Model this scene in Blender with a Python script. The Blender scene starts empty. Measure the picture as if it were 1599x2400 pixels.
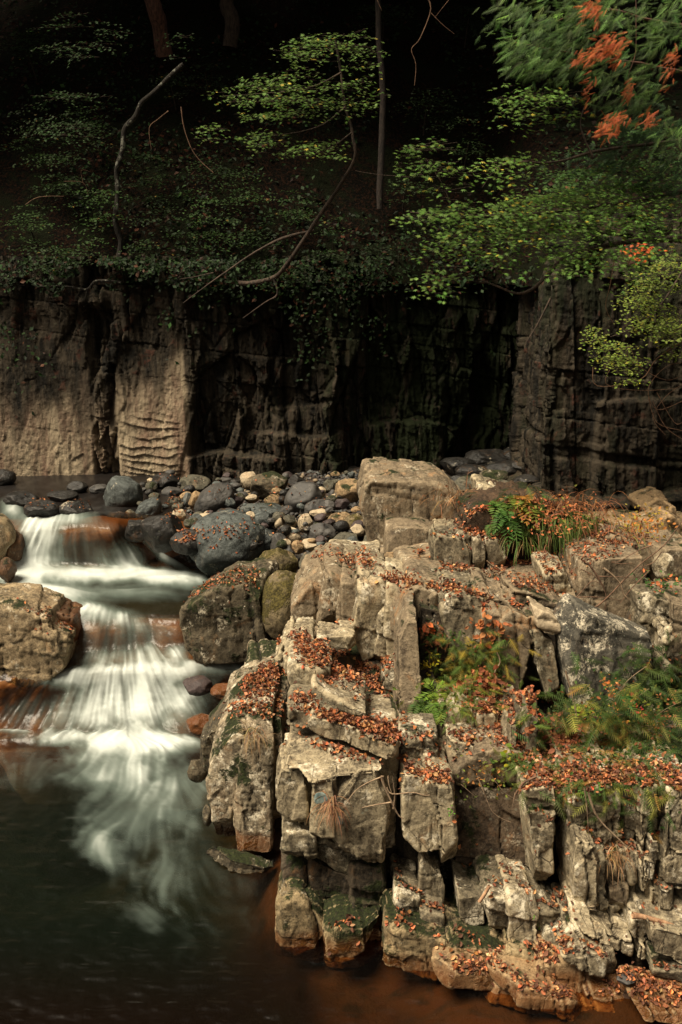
import bpy, bmesh, math, random
import numpy as np
from mathutils import Vector, Matrix
from mathutils.bvhtree import BVHTree
R_ = math.radians
random.seed(7); RNG = np.random.default_rng(7)
SC = bpy.context.scene; COL = SC.collection
# ---------------------------------------------------------------- camera
CAMZ = 5.0; PITCH = R_(15); FPX = 2335.0
cd = bpy.data.cameras.new('camera'); cam = bpy.data.objects.new('camera', cd); COL.objects.link(cam)
cd.sensor_fit = 'VERTICAL'; cd.sensor_height = 36; cd.lens = 36*FPX/2400.0
cd.clip_start = .05; cd.clip_end = 500
cam.location = (0, 0, CAMZ); cam.rotation_euler = (R_(90)-PITCH, 0, 0)
SC.camera = cam
# ---------------------------------------------------------------- light
SUN_EL, SUN_AZ = R_(61), R_(-58)     # azimuth of where the light comes from: behind and left of the camera
w = bpy.data.worlds.new('World'); SC.world = w; w.use_nodes = True
nt = w.node_tree; bg = nt.nodes['Background']
sky = nt.nodes.new('ShaderNodeTexSky'); sky.sky_type = 'NISHITA'; sky.sun_disc = False
sky.sun_elevation = SUN_EL; sky.sun_rotation = R_(180)+R_(56); sky.dust_density = 4
hs = nt.nodes.new('ShaderNodeHueSaturation'); hs.inputs['Saturation'].default_value = .12
mx = nt.nodes.new('ShaderNodeMix'); mx.data_type = 'RGBA'; mx.blend_type = 'MULTIPLY'; mx.inputs[0].default_value = 1
mx.inputs[7].default_value = (.66, .60, .50, 1)
nt.links.new(sky.outputs[0], hs.inputs['Color']); nt.links.new(hs.outputs[0], mx.inputs[6]); nt.links.new(mx.outputs[2], bg.inputs[0])
bg.inputs[1].default_value = .05
sl = bpy.data.lights.new('sun', 'SUN'); sl.energy = 4.8; sl.angle = R_(28); sl.color = (1, .87, .67)
so = bpy.data.objects.new('sun', sl); COL.objects.link(so)
d = Vector((math.sin(SUN_AZ)*math.cos(SUN_EL), -math.cos(SUN_AZ)*math.cos(SUN_EL), math.sin(SUN_EL)))
so.rotation_euler = d.to_track_quat('Z', 'Y').to_euler()
vs = SC.view_settings; vs.view_transform = 'Standard'; vs.look = 'None'; vs.exposure = .72; vs.gamma = 1
SC.cycles.max_bounces = 6; SC.cycles.transparent_max_bounces = 12; SC.cycles.caustics_reflective = False; SC.cycles.caustics_refractive = False
# ---------------------------------------------------------------- where a ray through the photograph meets the place
CP, SP = math.cos(PITCH), math.sin(PITCH)
def ray(x, y):
    u = (x-799.5)/FPX; v = (1200-y)/FPX
    return u, CP+v*SP, -SP+v*CP
def at_Y(x, y, Y):
    u, a, b = ray(x, y); return np.array((u*Y/a, Y, CAMZ+b*Y/a))
def at_z(x, y, z):
    u, a, b = ray(x, y); k = (z-CAMZ)/b; return np.array((u*k, a*k, z))
VIEWS = {'V1': (400, 1280, 3.136), 'V2': (800, 1100, 3.92), 'V3': (1200, 1100, 3.93), 'V4': (880, 1450, 3.92), 'V5': (1199, 1450, 3.92),
         'V6': (600, 1800, 3.136), 'V7': (1099, 1800, 3.136), 'V8': (240, 1060, 2.529), 'R2': (600, 1700, 1.5696), 'R3': (0, 1050, 2.24),
         'R4': (0, 1650, 2.24), 'S': (0, 0, 1)}
def px(view, p):
    ox, oy, s = VIEWS[view]; return (ox+p[0]/s, oy+p[1]/s)
# ---------------------------------------------------------------- noise
def _h(ix, iy, iz, s=0):
    h = (ix.astype(np.int64)*374761393 + iy.astype(np.int64)*668265263 + iz.astype(np.int64)*2147483647 + s*1274126177) & 0xffffffff
    h = ((h ^ (h >> 13))*1274126177) & 0xffffffff
    h = ((h ^ (h >> 16))*2246822519) & 0xffffffff
    return ((h ^ (h >> 15)) & 0xffffff)/float(0xffffff)
def vnoise(P, s=0):
    i = np.floor(P); f = P-i; f = f*f*f*(f*(f*6-15)+10); i = i.astype(np.int64)
    x, y, z = i.T; r = 0
    for a in (0, 1):
        for b in (0, 1):
            for c in (0, 1):
                wgt = (f[:, 0] if a else 1-f[:, 0])*(f[:, 1] if b else 1-f[:, 1])*(f[:, 2] if c else 1-f[:, 2])
                r = r + wgt*_h(x+a, y+b, z+c, s)
    return r*2-1
def fbm(P, o=4, s=0, g=.5):
    r = 0; a = 1; t = 0
    for k in range(o):
        r = r+a*vnoise(P*2**k+13.7*k, s+k); t += a; a *= g
    return r/t
def worley(P, s=0):
    i = np.floor(P).astype(np.int64); n = len(P)
    f1 = np.full(n, 9.); f2 = np.full(n, 9.); cid = np.zeros(n); tx = np.zeros(n); 
    for a in (-1, 0, 1):
        for b in (-1, 0, 1):
            for c in (-1, 0, 1):
                x, y, z = i[:, 0]+a, i[:, 1]+b, i[:, 2]+c
                q = np.stack((x+_h(x, y, z, s+1), y+_h(x, y, z, s+2), z+_h(x, y, z, s+3)), 1)-P
                dd = np.sqrt((q**2).sum(1)); hid = _h(x, y, z, s+5)
                tilt = q[:, 0]*(_h(x, y, z, s+6)-.5)+q[:, 1]*(_h(x, y, z, s+7)-.5)+q[:, 2]*(_h(x, y, z, s+8)-.5)
                m = dd < f1; f2 = np.where(m, f1, np.minimum(f2, dd)); cid = np.where(m, hid, cid); tx = np.where(m, tilt, tx); f1 = np.where(m, dd, f1)
    return f1, f2, cid, tx
def P2(x, y): return np.stack((x, y, np.zeros_like(x)), 1)
def sstep(a, b, x): t = np.clip((x-a)/(b-a), 0, 1); return t*t*(3-2*t)
# ---------------------------------------------------------------- objects
def tag(o, label=None, cat=None, group=None, kind=None):
    if label: o['label'] = label
    if cat: o['category'] = cat
    if group: o['group'] = group
    if kind: o['kind'] = kind
    elif cat: o['kind'] = 'thing'
    return o
def empty(name, label, cat, loc=(0, 0, 0), group=None):
    o = bpy.data.objects.new(name, None); COL.objects.link(o); o.location = loc; o.empty_display_size = .1
    return tag(o, label, cat, group)
def link(name, me, mat, parent=None):
    o = bpy.data.objects.new(name, me); COL.objects.link(o)
    if mat:
        me.materials.clear()
        for m in (mat if isinstance(mat, (list, tuple)) else [mat]): me.materials.append(m)
    if parent:
        o.parent = parent; o.matrix_parent_inverse = Matrix.Translation(-Vector(parent.location))
    return o
def mesh(name, V, F, smooth=True):
    me = bpy.data.meshes.new(name); V = np.asarray(V, dtype=np.float32)
    if isinstance(F, np.ndarray):
        k = F.shape[1]; me.vertices.add(len(V)); me.vertices.foreach_set('co', V.ravel())
        me.loops.add(F.size); me.loops.foreach_set('vertex_index', F.ravel().astype(np.int32))
        me.polygons.add(len(F)); me.polygons.foreach_set('loop_start', np.arange(0, F.size, k, dtype=np.int32))
        me.update(calc_edges=True); me.validate()
    else:
        me.from_pydata([tuple(v) for v in V], [], F)
    me.polygons.foreach_set('use_smooth', np.full(len(me.polygons), smooth)); me.update()
    return me
def getco(me):
    a = np.empty(len(me.vertices)*3, np.float32); me.vertices.foreach_get('co', a); return a.reshape(-1, 3).astype(float)
def getno(me):
    a = np.empty(len(me.vertices)*3, np.float32); me.vertices.foreach_get('normal', a); return a.reshape(-1, 3).astype(float)
def setco(me, V): me.vertices.foreach_set('co', V.astype(np.float32).ravel()); me.update()
def attr(me, name, val):
    a = me.attributes.new(name, 'FLOAT', 'POINT'); a.data.foreach_set('value', np.asarray(val, np.float32))
def attrc(me, name, val):
    a = me.attributes.new(name, 'FLOAT_COLOR', 'POINT'); v = np.ones((len(val), 4), np.float32); v[:, :3] = val; a.data.foreach_set('color', v.ravel())
# ---------------------------------------------------------------- materials
class NT:
    def __init__(s, name):
        s.m = bpy.data.materials.new(name); s.m.use_nodes = True; s.t = s.m.node_tree
        s.b = s.t.nodes['Principled BSDF']; s.out = s.t.nodes['Material Output']
    def n(s, t, **k):
        o = s.t.nodes.new('ShaderNode'+t)
        for a, b in k.items(): setattr(o, a, b)
        return o
    def l(s, a, b): s.t.links.new(a, b)
    def inp(s, sock, v):
        if isinstance(v, bpy.types.NodeSocket): s.l(v, sock)
        elif isinstance(v, tuple) and len(v) == 3 and sock.type == 'RGBA': sock.default_value = (*v, 1)
        else: sock.default_value = v
    def noise(s, vec, scale, det=5, rough=.6, dist=0):
        o = s.n('TexNoise'); s.l(vec, o.inputs['Vector']); o.inputs['Scale'].default_value = scale; o.inputs['Detail'].default_value = det
        o.inputs['Roughness'].default_value = rough; o.inputs['Distortion'].default_value = dist; return o.outputs['Fac']
    def voro(s, vec, scale, feat='F1', out='Distance'):
        o = s.n('TexVoronoi', feature=feat); s.l(vec, o.inputs['Vector']); o.inputs['Scale'].default_value = scale; return o.outputs[out]
    def ramp(s, f, a, b, c0=0., c1=1.):
        o = s.n('MapRange'); o.interpolation_type = 'SMOOTHSTEP'; s.inp(o.inputs[0], f)
        for i, v in zip((1, 2, 3, 4), (a, b, c0, c1)): s.inp(o.inputs[i], v)
        return o.outputs[0]
    def mix(s, f, a, b, mode='MIX'):
        o = s.n('Mix', data_type='RGBA', blend_type=mode); s.inp(o.inputs[0], f); s.inp(o.inputs[6], a); s.inp(o.inputs[7], b); return o.outputs[2]
    def math(s, op, a, b=0.):
        o = s.n('Math', operation=op); s.inp(o.inputs[0], a); s.inp(o.inputs[1], b); return o.outputs[0]
    def pos(s, scale=(1, 1, 1), rot=(0, 0, 0)):
        g = s.n('NewGeometry'); m = s.n('Mapping'); m.inputs['Scale'].default_value = scale; m.inputs['Rotation'].default_value = rot
        s.l(g.outputs['Position'], m.inputs['Vector']); return m.outputs[0], g
    def bump(s, h, strength, dist, nrm=None):
        o = s.n('Bump'); o.inputs['Strength'].default_value = strength; o.inputs['Distance'].default_value = dist; s.l(h, o.inputs['Height'])
        if nrm: s.l(nrm, o.inputs['Normal'])
        return o.outputs[0]
MATS = {}
def rockmat(name, a, b, c, lichen=.3, moss=0., stain=.4, wet=False, rough=.85, bump=1., sc=1., mossc=(.020, .026, .006), streak=(1, 1, .35), rust=.25, grain=1., edge=1.):
    """a main tone, b second tone, c dark mineral stain; lichen = share of pale crust; moss = share of moss."""
    t = NT(name); P, g = t.pos(); S, _ = t.pos(streak, (0, .12, .2)); B, _ = t.pos((1.3, 5, .6), (.12, .1, .08))
    n1 = t.noise(P, 1.7*sc, 6, .65); n2 = t.noise(S, 5*sc, 7, .7, .4); n3 = t.noise(P, 24*sc, 6, .75)
    col = t.mix(t.ramp(n1, .34, .56), a, b)
    col = t.mix(t.ramp(n2, .44, .58, 0., .75), col, tuple(x*.55+y*.45 for x, y in zip(b, c)))
    nr = t.noise(P, 3.1*sc, 5, .7, 1.)
    col = t.mix(t.ramp(nr, .54, .72, 0., rust*2), col, (.33, .15, .05))
    st = t.noise(S, 3.2*sc, 8, .72, .6)
    col = t.mix(t.ramp(st, .585-.16*stain, .665-.16*stain, 0., .9), col, c)
    # cracks and joints
    ck = t.voro(S, 4.1*sc, 'DISTANCE_TO_EDGE')
    crk = t.ramp(ck, 0., .012, 1., 0.); ckm = t.math('MULTIPLY', crk, t.ramp(t.noise(P, 2.3*sc, 3), .50, .62, 0., .7))
    # fine grain
    col = t.mix(t.ramp(n3, .33, .7, .0, .5*grain), col, tuple(x*1.5 for x in a))
    n5 = t.noise(P, 70*sc, 3, .7); col = t.mix(t.ramp(n5, .3, .5, .65*grain, .0), col, tuple(x*.6 for x in c))
    lm = t.math('MULTIPLY', t.ramp(t.noise(P, 4.2*sc, 7, .78, .3), .62-.14*lichen, .68-.14*lichen), t.ramp(t.noise(P, 30*sc, 4, .7), .38, .55))
    col = t.mix(t.math('MULTIPLY', lm, min(1., .35+lichen)), col, (.64, .57, .43))
    sp = t.voro(P, 17*sc); lm2 = t.math('MULTIPLY', t.ramp(sp, .16, .24, 1., 0.), t.ramp(t.noise(P, 1.9, 2), .52, .6))
    col = t.mix(t.math('MULTIPLY', lm2, .5*lichen), col, (.40, .43, .33))
    sx = t.n('SeparateXYZ'); t.l(g.outputs['Normal'], sx.inputs[0]); sz = t.n('SeparateXYZ'); t.l(g.outputs['Position'], sz.inputs[0])
    h = t.math('ADD', t.math('MULTIPLY', t.noise(B, 9*sc, 7, .7), .7), t.math('MULTIPLY', n3, .35))
    h = t.math('SUBTRACT', h, t.math('MULTIPLY', ckm, .25))
    if moss > 0:
        mm = t.noise(P, 2.6*sc, 6, .7, .3); up = t.math('MULTIPLY', sx.outputs[2], .10)
        mk = t.ramp(t.math('ADD', mm, up), .66-.25*moss, .73-.25*moss)
        mc = t.mix(t.ramp(t.noise(P, 45, 4), .35, .7), tuple(x*.45 for x in mossc), tuple(x*1.5 for x in mossc))
        col = t.mix(mk, col, mc); h = t.math('ADD', h, t.math('MULTIPLY', mk, t.math('MULTIPLY', t.noise(P, 60, 3), .5)))
    col = t.mix(ckm, col, tuple(x*.3 for x in c))
    rg = rough
    if wet is not False:
        wz = t.math('ADD', sz.outputs[2], t.math('MULTIPLY', t.noise(P, 2.5, 4), -.22)); wm = t.ramp(wz, wet-.08, wet+.05, 1., 0.)
        col = t.mix(t.math('MULTIPLY', wm, .8), col, t.mix(.75, col, (.16, .05, .012), 'MIX')); rg = t.ramp(wm, 0, 1, rough, .25)
    pt = g.outputs['Pointiness']     # scuffed pale edges, darker creases
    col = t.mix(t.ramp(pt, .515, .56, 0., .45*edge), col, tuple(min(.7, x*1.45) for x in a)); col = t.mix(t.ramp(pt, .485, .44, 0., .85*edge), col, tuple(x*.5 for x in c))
    t.inp(t.b.inputs['Base Color'], col); t.inp(t.b.inputs['Roughness'], rg); t.b.inputs['Specular IOR Level'].default_value = .3
    t.inp(t.b.inputs['Normal'], t.bump(h, .95*bump, .028))
    MATS[name] = t.m; return t.m
M = {}
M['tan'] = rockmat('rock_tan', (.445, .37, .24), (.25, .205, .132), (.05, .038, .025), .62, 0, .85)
M['tan_side'] = rockmat('rock_tan_shaded', (.285, .238, .155), (.15, .122, .08), (.03, .024, .016), .62, .08, .95)  # darker copy of the tan rock, shade of side faces in its colour
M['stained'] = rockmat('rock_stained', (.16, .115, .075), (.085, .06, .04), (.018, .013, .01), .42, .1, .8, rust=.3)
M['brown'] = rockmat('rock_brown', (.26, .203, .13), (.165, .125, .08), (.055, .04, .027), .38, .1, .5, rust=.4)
M['dark'] = rockmat('rock_dark', (.085, .064, .042), (.045, .034, .022), (.012, .010, .007), .22, .35, .7)  # lower stained rock, with undercut and recess shade put into the colour
M['base'] = rockmat('rock_mossy_base', (.36, .27, .15), (.20, .15, .08), (.03, .024, .014), .25, .66, .6, wet=.03)
M['orange'] = rockmat('rock_waterworn', (.34, .245, .135), (.27, .165, .08), (.05, .032, .02), .25, .25, .4, wet=.06)
M['slab'] = rockmat('rock_grey_slab', (.125, .112, .085), (.072, .068, .056), (.02, .02, .018), .8, 0, .6, rust=.2, sc=1.6)
M['mossrock'] = rockmat('rock_moss_covered', (.125, .10, .062), (.07, .056, .036), (.015, .013, .009), .45, .42, .6)
M['mossgold'] = rockmat('rock_golden_moss', (.22, .17, .09), (.13, .10, .06), (.03, .025, .015), .15, .75, .4, mossc=(.075, .06, .015))
M['ribbed'] = rockmat('rock_ribbed', (.40, .33, .22), (.17, .125, .08), (.028, .022, .015), .75, .4, .75, wet=.12, streak=(1.6, 1.6, .2))
M['grey'] = rockmat('stone_grey', (.075, .070, .064), (.05, .047, .043), (.022, .022, .022), .0, 0, .2, rough=.6, bump=.3, rust=.0, grain=.4)
M['blue'] = rockmat('stone_bluegrey', (.105, .118, .112), (.058, .066, .062), (.012, .014, .014), .25, .05, .6, rough=.6, rust=.06)
M['black'] = rockmat('stone_black', (.022, .020, .017), (.014, .013, .012), (.005, .005, .005), .15, 0, .4, rough=.45, bump=.7, rust=.15)
M['cream'] = rockmat('stone_cream', (.42, .34, .23), (.30, .24, .16), (.16, .12, .08), .2, 0, .1, bump=.6, rust=.15)
M['ochre'] = rockmat('stone_ochre', (.32, .22, .12), (.22, .15, .08), (.05, .035, .02), .2, .15, .4, rust=.3)
M['purple'] = rockmat('stone_maroon', (.065, .045, .042), (.04, .03, .03), (.012, .01, .01), .05, 0, .3, rough=.6, bump=.5, rust=.1)
M['olive'] = rockmat('stone_olive', (.11, .10, .07), (.075, .07, .05), (.02, .02, .015), .1, .3, .4, rough=.7)
M['rusty'] = rockmat('stone_rusty', (.13, .07, .036), (.08, .042, .022), (.025, .016, .01), .1, .1, .4, rough=.5, wet=1.0)
M['lefttan'] = rockmat('rock_pale_ochre', (.36, .275, .16), (.22, .16, .095), (.05, .038, .025), .45, .12, .7)
M['soil'] = rockmat('soil_dark', (.085, .05, .028), (.045, .03, .018), (.015, .01, .007), .0, .3, .6, rust=.5, edge=.3)
def leafmat(name, rough=.6, trans=.35):
    t = NT(name); a = t.n('Attribute', attribute_name='col'); t.l(a.outputs['Color'], t.b.inputs['Base Color']); t.b.inputs['Roughness'].default_value = rough
    t.b.inputs['Specular IOR Level'].default_value = .25
    tr = t.n('BsdfTranslucent'); t.l(a.outputs['Color'], tr.inputs[0]); ms = t.n('MixShader'); ms.inputs[0].default_value = trans
    t.l(t.b.outputs[0], ms.inputs[1]); t.l(tr.outputs[0], ms.inputs[2]); t.l(ms.outputs[0], t.out.inputs[0]); return t.m
M['leaf'] = leafmat('leaf_green'); M['litter'] = leafmat('leaf_dry', .7, .15)
def barkmat(name, a, b, sc=1., lich=0.):
    t = NT(name); P, g = t.pos((1, 1, .3)); n = t.noise(P, 30*sc, 6, .7); col = t.mix(t.ramp(n, .35, .65), b, a)
    if lich: 
        Q, _ = t.pos(); col = t.mix(t.ramp(t.noise(Q, 9, 5, .7), .62-.1*lich, .68-.1*lich), col, (.20, .20, .16))
    t.inp(t.b.inputs['Base Color'], col); t.b.inputs['Roughness'].default_value = .9; t.inp(t.b.inputs['Normal'], t.bump(n, .8, .02)); return t.m
M['bark'] = barkmat('bark_brown', (.085, .055, .038), (.022, .016, .011)); M['barkred'] = barkmat('bark_red', (.16, .07, .045), (.04, .02, .014))
M['barklich'] = barkmat('bark_lichen', (.035, .028, .02), (.012, .010, .008), 1, .7); M['barkdark'] = barkmat('bark_dark', (.045, .032, .024), (.015, .011, .009)); M['twig'] = barkmat('twig_pale', (.42, .30, .19), (.20, .13, .08))
M['twigbrown'] = barkmat('twig_brown', (.22, .12, .07), (.09, .05, .03)); M['wood'] = barkmat('driftwood', (.50, .30, .17), (.28, .15, .08))
# ================================================================ terrain under everything
CTRL = np.array([(-6, 3, -1), (-3, 3, -1), (0, 3.5, -.75), (1, 4.2, -.45), (2.5, 4.2, -.35), (4.5, 4.2, -.25), (-1.2, 4.7, -.42), (-2.6, 4.6, -.5), (0, 4.5, -.35), (-4, 6, -1.1), (-1.5, 6, -.9), (-.6, 6, -.7), (0, 5.4, -.45), (1, 5.1, -.35), (2.2, 5.0, -.25), (3, 5.3, -.1),
 (0, 6.2, -.3), (1.2, 6.0, -.1), (2.4, 5.9, .0), (4, 6, .1), (-.3, 7.2, .0), (.5, 6.9, .2), (1.4, 6.8, .3), (2.4, 6.8, .4), (4, 6.8, .5), (-1.0, 7.2, -.5), (-1.2, 8.2, -.4), (-.7, 8.6, .2), (-2.5, 8.5, -.8), (-5, 8.5, -.6),
 (-.4, 8.0, .5), (.2, 7.8, .8), (1.2, 7.8, 1.0), (2.5, 7.8, 1.1), (4, 7.6, 1.2), (.4, 8.8, 1.2), (1.5, 8.8, 1.3), (3, 8.8, 1.4), (-.2, 9.4, 1.0), (1, 9.8, 1.7), (3, 9.8, 1.75), (-.75, 9.6, .35), (-2.5, 10, .1), (-4, 9.8, .5), (-1.5, 10, .1), (-1.5, 9.25, -.6), (-.95, 8.95, -.5), (-2.2, 9.3, -.6), (-3.0, 9.3, -.6), (-3.6, 9.7, -.2), (-2.8, 9.7, -.2), (-4.2, 9.2, -.4), (-.8, 9.2, -.1), (-1.7, 11, .6), (-3, 11, .6), (-5.5, 10.5, 1.2),
 (-.8, 10.6, .9), (0, 10.5, 1.5), (.8, 10.5, 1.7), (2, 10.5, 1.75), (3.5, 10.5, 1.8), (5, 10, 1.85), (-.9, 11.8, 1.35), (-3, 12.2, 1.2), (-4.5, 12.5, 1.4), (-1.8, 12.2, 1.35), (-.6, 13, 1.55), (.5, 12.5, 1.62), (2, 12.5, 1.65), (4, 12.5, 1.68), (3, 11.5, 1.68), (-2, 14, 1.5), (-4, 14, 1.5), (-6, 14, 1.6), (0, 14.2, 1.7), (2, 15, 1.65), (4, 15, 1.7), (0, 17, 1.7), (-5, 17, 1.7), (5, 17, 1.7), (-8, 11, 2.2), (7, 8, 2.2), (7, 12, 1.8)], float)
def terrain_z(x, y):
    n = len(x); out = np.zeros(n)
    for s in range(0, n, 20000):
        X = x[s:s+20000, None]; Y = y[s:s+20000, None]
        d2 = (X-CTRL[None, :, 0])**2+(Y-CTRL[None, :, 1])**2+.02; wgt = 1/d2**2.2
        out[s:s+20000] = (wgt*CTRL[None, :, 2]).sum(1)/wgt.sum(1)
    P = P2(x, y); return out+.07*fbm(P*2.2, 4, 3)+.02*fbm(P*9, 3, 5)
def grid(nx, ny, fn):
    u, v = np.meshgrid(np.linspace(0, 1, nx), np.linspace(0, 1, ny)); V = fn(u.ravel(), v.ravel())
    i = np.arange(nx*ny).reshape(ny, nx); F = np.stack((i[:-1, :-1], i[:-1, 1:], i[1:, 1:], i[1:, :-1]), -1).reshape(-1, 4)
    return V, F
def f(u, v):
    x = -9+18*u; y = .5+17*v; return np.stack((x, y, terrain_z(x, y)), 1)
V, F = grid(450, 420, f)
t = NT('riverbank_earth'); P, g = t.pos(); sz = t.n('SeparateXYZ'); t.l(g.outputs['Position'], sz.inputs[0])
n = t.noise(P, 3, 6, .7); n2 = t.noise(P, 22, 5, .7)
dry = t.mix(t.ramp(n2, .4, .6), (.012, .009, .006), (.05, .026, .013)); dry = t.mix(t.ramp(n, .45, .6), dry, (.02, .017, .012))
nw_ = t.noise(t.pos((1, 2.2, 1), (0, 0, .5))[0], 2.2, 5, .65, 1.2); wetc = t.mix(t.ramp(nw_, .40, .60), (.042, .014, .004), (.007, .0035, .002)); wetc = t.mix(t.ramp(t.voro(P, 5), .25, .5, 0, .6), wetc, (.045, .02, .007))
deep = t.ramp(sz.outputs[2], -.75, -.28); wetc = t.mix(deep, (.010, .013, .006), wetc)
west = t.ramp(t.n('SeparateXYZ').outputs[0], 0, 1); wx = t.n('SeparateXYZ'); t.l(g.outputs['Position'], wx.inputs[0]); zz_ = t.math('SUBTRACT', sz.outputs[2], t.ramp(wx.outputs[0], -.5, -.9, 0., .9))
t.inp(t.b.inputs['Base Color'], t.mix(t.ramp(zz_, .0, .12), wetc, dry)); t.b.inputs['Roughness'].default_value = .8
t.inp(t.b.inputs['Normal'], t.bump(t.math('ADD', n, n2), .8, .04)); M['earth'] = t.m
ground = tag(link('riverbank', mesh('riverbank', V, F), M['earth']), kind='structure')
# ================================================================ cliff
def parts_(s, f, ph):
    t = s*f; t = t+.38*np.sin(2.3*t+ph)+.22*np.sin(5.1*t+2*ph); i = np.floor(t); fr = t-i; return i.astype(np.int64), np.minimum(fr, 1-fr)/f
def f(u, v):
    x = -8.5+17*u; z = 1.1+3.75*v; P = np.stack((x, np.zeros_like(x), z), 1); w_ = .25*fbm(P*.8, 3, 40)+.10*vnoise(P*3.1, 44)+.03*vnoise(P*9, 45)
    pxx = 799.5+x*FPX/(14.9*.97)   # rough place along the face, only used to lay out the rock's own relief
    smooth = sstep(-200, -60, pxx)*(1-sstep(205, 225, pxx+30*w_)) + sstep(262, 272, pxx+30*w_)*(1-sstep(425, 450, pxx+60*w_))
    Y = np.interp(pxx, [-700, -100, 60, 205, 215, 262, 272, 430, 450, 640, 820, 860, 1000, 1150, 1300, 1700, 2300], [14.2, 14.5, 14.5, 14.56, 14.62, 14.6, 14.5, 14.55, 14.68, 14.85, 14.8, 15.0, 15.1, 15.4, 15.5, 15.4, 15.3])
    Y = Y + .35*(z-3)*.35*sstep(0, 1, z/3)
    P3 = np.stack((x+w_*.5, Y*.3, z+.2*w_), 1)
    a = worley(P3*np.array((2.0, 1, .45)), 11); b = worley(P3*np.array((5, 1, 1.3)), 17); c = worley(P3*np.array((13, 1, 4)), 23)
    rough = 1-smooth*(.9-.55*sstep(3.3, 4.0, z+.5*vnoise(P*1.4, 46)))
    rel = -.42*(a[2]-.5)*rough-.20*(b[2]-.5)*rough-.16*b[3]*rough-.05*(c[2]-.5)*rough
    rel += .05*np.exp(-((a[1]-a[0])/.05)**2)*rough+.035*np.exp(-((b[1]-b[0])/.05)**2)*rough
    # curved scour ledges low on the smooth slab
    r = np.hypot((x+3.2)*.7, z-3.9+.25*(x+2.7)); sc_ = sstep(0, .3, (2.7-z))*sstep(245, 300, pxx)*(1-sstep(380, 450, pxx))
    saw = (r*9+3.2*fbm(P*np.array((.9, 1, 1.5)), 4, 61)) % 1.0; rel += -.026*saw**2*sc_*np.clip(.1+2.2*fbm(P*np.array((1.1, 1, 2.2)), 3, 62), 0, 1)
    rel += (.012*fbm(P*np.array((7, 1, 1.2)), 4, 50)+.012*fbm(P*np.array((2.5, 1, 2.5)), 5, 52)+.008*np.abs(fbm(P*np.array((4, 1, 3)), 4, 53)))*smooth+.04*fbm(P*np.array((1.2, 1, 1)), 2, 51)
    rel += -.30*np.exp(-((z-4.15-.3*fbm(P*.9, 2, 70))/.12)**2)*sstep(180, 200, pxx)*(1-sstep(245, 265, pxx))
    # ledges on the middle face
    for zz, x0, x1, dd in ((1.95, 440, 640, .28), (2.25, 560, 800, .18), (2.75, 640, 830, .12), (2.35, 880, 1100, .15)):
        m = sstep(x0-15, x0+15, pxx)*(1-sstep(x1-15, x1+15, pxx)); rel += -dd*m*(1-sstep(zz-.03, zz+.03, z+.12*vnoise(P*2.2, 71)))
    # dark hollow at the foot, right of the middle
    rel += .22*sstep(1000, 1120, pxx)*(1-sstep(2.4, 3.2, z+.3*vnoise(P, 9)))
    q1 = x*1.0+z*.10+.05*w_; q3 = z+.12*x; i1, e1 = parts_(q1, 3.2, 1.); i3, e3 = parts_(q3, 1.5, 2.); j1, f1 = parts_(q1, 9, 3.); j3, f3 = parts_(q3, 4.5, 4.)
    rel += rough*(.10*(_h(i1, i3, i1*0, 3)-.5)+.05*(_h(j1, j3, j1*0, 5)-.5)+.04*np.exp(-(e1/.014)**2)+.03*np.exp(-(e3/.012)**2)+.015*np.exp(-(f1/.01)**2))
    rel += .012*fbm(P*np.array((30, 1, 14)), 3, 90)
    return np.stack((x+.1*w_, Y+rel, z), 1)
V, F = grid(1000, 330, f)
me = mesh('cliff', V, F)
pale = sstep(3.25, 1.9, V[:, 2]-.55*sstep(-3.6, -3.2, V[:, 0])+.9*fbm(V*np.array((2.2, .5, .5)), 4, 33)); lx = 799.5+V[:, 0]*FPX/(14.9*.97)  # pale foot: scoured rock, plus light fading upward painted into the colour
pl = (1-sstep(425, 450, lx))*(1-.4*sstep(200, 215, lx)*(1-sstep(258, 275, lx)))*sstep(-250, 60, lx); attr(me, 'pale', pl*(.12+.88*pale)); attr(me, 'scour_lit', (1-sstep(425, 450, lx))*1.0*sstep(-200, 0, lx))
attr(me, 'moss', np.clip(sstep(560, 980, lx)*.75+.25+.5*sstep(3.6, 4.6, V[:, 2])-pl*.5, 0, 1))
t = NT('cliff_rock'); P, g = t.pos(); S, _ = t.pos((1, 1, .18), (0, .04, 0)); A = lambda n: t.n('Attribute', attribute_name=n).outputs['Fac']
n1 = t.noise(S, 5, 8, .72, .5); n2 = t.noise(P, 14, 7, .75); n3 = t.noise(S, 16, 5, .7)
col = t.mix(t.ramp(n1, .40, .6), (.008, .007, .005), (.055, .043, .029)); col = t.mix(t.ramp(n3, .57, .66, 0., .6), col, (.095, .076, .05))
col = t.mix(t.ramp(t.noise(P, 3.5, 5, .7), .58, .66, 0., .5), col, (.09, .03, .018))
col = t.mix(t.ramp(t.math('ADD', t.math('MULTIPLY', n2, .6), t.math('MULTIPLY', n1, .5)), .64, .70, 0., .55), col, (.13, .125, .09))
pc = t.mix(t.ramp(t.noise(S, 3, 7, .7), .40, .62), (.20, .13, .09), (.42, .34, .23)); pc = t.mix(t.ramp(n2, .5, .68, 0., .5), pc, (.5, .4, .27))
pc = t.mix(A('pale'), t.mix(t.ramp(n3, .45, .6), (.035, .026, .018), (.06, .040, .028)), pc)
col = t.mix(t.math('MULTIPLY', A('scour_lit'), t.ramp(A('pale'), .15, .5)), col, pc)
mk = t.ramp(t.math('ADD', t.noise(S, 3.5, 6, .7), t.math('MULTIPLY', A('moss'), .16)), .56, .64); col = t.mix(t.math('MULTIPLY', mk, A('moss')), col, (.011, .016, .004))
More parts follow.
